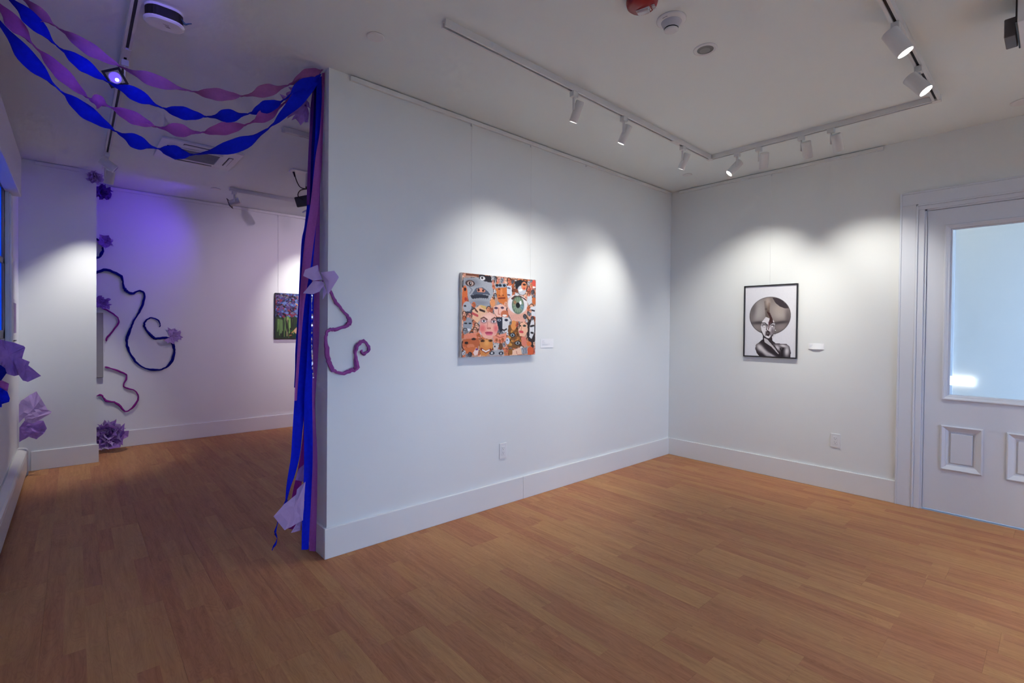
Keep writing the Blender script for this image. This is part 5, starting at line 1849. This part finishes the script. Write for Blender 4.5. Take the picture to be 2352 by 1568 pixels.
sheet_flower((-3.735, 0.045, 0.34), [
    ([(-3.737, 0.452), (-3.776, 0.413), (-3.782, 0.387), (-3.845, 0.352), (-3.899, 0.299), (-3.842, 0.209), (-3.791, 0.222), (-3.745, 0.237), (-3.741, 0.344)], 0.025, 0.014, tissue_lilac, 1),
    ([(-3.738, 0.236), (-3.765, 0.202), (-3.796, 0.168), (-3.742, 0.167), (-3.734, 0.207)], 0.075, 0.010, tissue_lilac, 2),
    ([(-3.700, 0.532), (-3.742, 0.503), (-3.759, 0.444), (-3.733, 0.432), (-3.700, 0.417)], 0.110, 0.010, tissue_purple, 3)],
    'pale lilac tissue flower low in the hanging streamer bundle')
flower((-3.655, 0.27, 2.62), (-1, -0.3, -0.5), 0.115, 4, 'violet tissue flower at the top of the hanging streamer bundle', tissue_purple, 62, 1, 0.2, 0.006, 0.9, clampf=cl(xmax=-3.63, zmax=2.74))
sheet_flower((-5.02, 1.2, 1.09), [
    ([(-5.040, 1.19), (-4.994, 1.218), (-4.974, 1.210), (-4.935, 1.197), (-4.899, 1.179), (-4.894, 1.169), (-4.908, 1.108), (-4.919, 1.015), (-4.939, 1.008), (-4.969, 1.025), (-4.995, 1.081), (-5.040, 1.112)], 1.20, 0.030, tissue_purple, 4),
    ([(-4.939, 1.102), (-4.906, 1.108), (-4.875, 1.089), (-4.881, 1.069), (-4.828, 1.006), (-4.883, 0.974), (-4.902, 0.985), (-4.920, 1.019)], 1.17, 0.020, tissue_purple, 5)],
    'large purple tissue flower on the left wall beside the window')
sheet_flower((-5.02, 1.1, 0.96), [
    ([(-5.040, 1.10), (-4.987, 1.084), (-4.966, 1.062), (-4.960, 1.037), (-4.980, 0.997), (-5.040, 0.991)], 1.09, 0.015, crepe_navy, 6),
    ([(-5.040, 1.019), (-4.988, 1.001), (-4.954, 0.974), (-4.959, 0.933), (-4.988, 0.950), (-5.040, 0.956)], 1.12, 0.015, crepe_pink, 7),
    ([(-5.040, 0.976), (-4.983, 0.961), (-4.955, 0.939), (-4.946, 0.900), (-4.948, 0.883), (-4.976, 0.872), (-4.977, 0.855), (-5.040, 0.853)], 1.05, 0.015, crepe_blue, 8)],
    'dark blue and purple crepe flower under the large purple one on the left wall')
sheet_flower((-5.02, 3.22, 0.56), [
    ([(-5.041, 0.611), (-5.030, 0.642), (-4.980, 0.686), (-4.934, 0.715), (-4.902, 0.652), (-4.863, 0.550), (-4.835, 0.525), (-4.895, 0.482), (-4.950, 0.439), (-5.000, 0.510), (-5.041, 0.456)], 3.20, 0.045, tissue_lilac, 9),
    ([(-5.004, 0.514), (-4.962, 0.546), (-4.865, 0.547), (-4.836, 0.531), (-4.900, 0.480), (-4.953, 0.446), (-5.000, 0.470)], 3.12, 0.040, tissue_lilac, 10)],
    'lilac crumpled tissue flower at the foot of the pier by the heater, the upper one')
sheet_flower((-5.02, 3.24, 0.39), [
    ([(-5.041, 0.410), (-5.005, 0.470), (-4.891, 0.451), (-4.868, 0.382), (-4.888, 0.340), (-4.935, 0.292), (-4.982, 0.326), (-5.041, 0.286)], 3.22, 0.045, tissue_purple, 11),
    ([(-5.032, 0.418), (-4.979, 0.449), (-4.925, 0.404), (-4.874, 0.398), (-4.893, 0.351), (-4.960, 0.355), (-5.009, 0.356)], 3.13, 0.040, tissue_purple, 12)],
    'purple crumpled tissue flower just above the heater end cap')
flower((-4.43, 3.83, 0.150), (0.05, -1, 0.30), 0.165, 7, 'big purple tissue flower on the floor by the far baseboard', tissue_purple, 67, 3, 0.45, 0.012, 0.95, mats=[tissue_purple, tissue_lilac], clampf=cl(ymax=YF - 0.02, zmin=0.01))
flower((-4.545, 3.28, 2.685), (0.1, -0.9, -0.4), 0.068, 6, 'lilac tissue flower at the top corner of the pier', tissue_lilac, 68, 2, 0.4, 0.006, 0.95, clampf=cl(ymax=YP - 0.004, zmax=H - 0.005))
flower((-4.475, 3.86, 2.665), (0.1, -1, -0.1), 0.085, 6, 'deep purple tissue flower high on the far wall behind the pier top', tissue_deep, 69, 2, 0.4, 0.008, 0.95, clampf=cl(ymax=YF - 0.004, zmax=H - 0.005))
flower((-4.45, 3.87, 2.155), (0.1, -1, 0.1), 0.072, 6, 'faint purple tissue flower beside the dark blue loop', tissue_purple, 70, 1, 0.5, 0.007, 0.95, clampf=cl(ymax=YF - 0.004))
flower((-4.485, 3.895, 1.525), (0.1, -1, 0.1), 0.078, 6, 'purple tissue flower above the grey canvas', tissue_purple, 71, 1, 0.5, 0.007, 0.95, clampf=cl(ymax=YF - 0.002))
flower((-3.882, 3.902, 1.18), (0.2, -1, 0.2), 0.095, 5, 'lilac tissue flower on the long blue vine', tissue_lilac, 72, 1, 0.15, 0.005, 0.8, spread=(R(-100), R(130)), clampf=cl(ymax=YF))
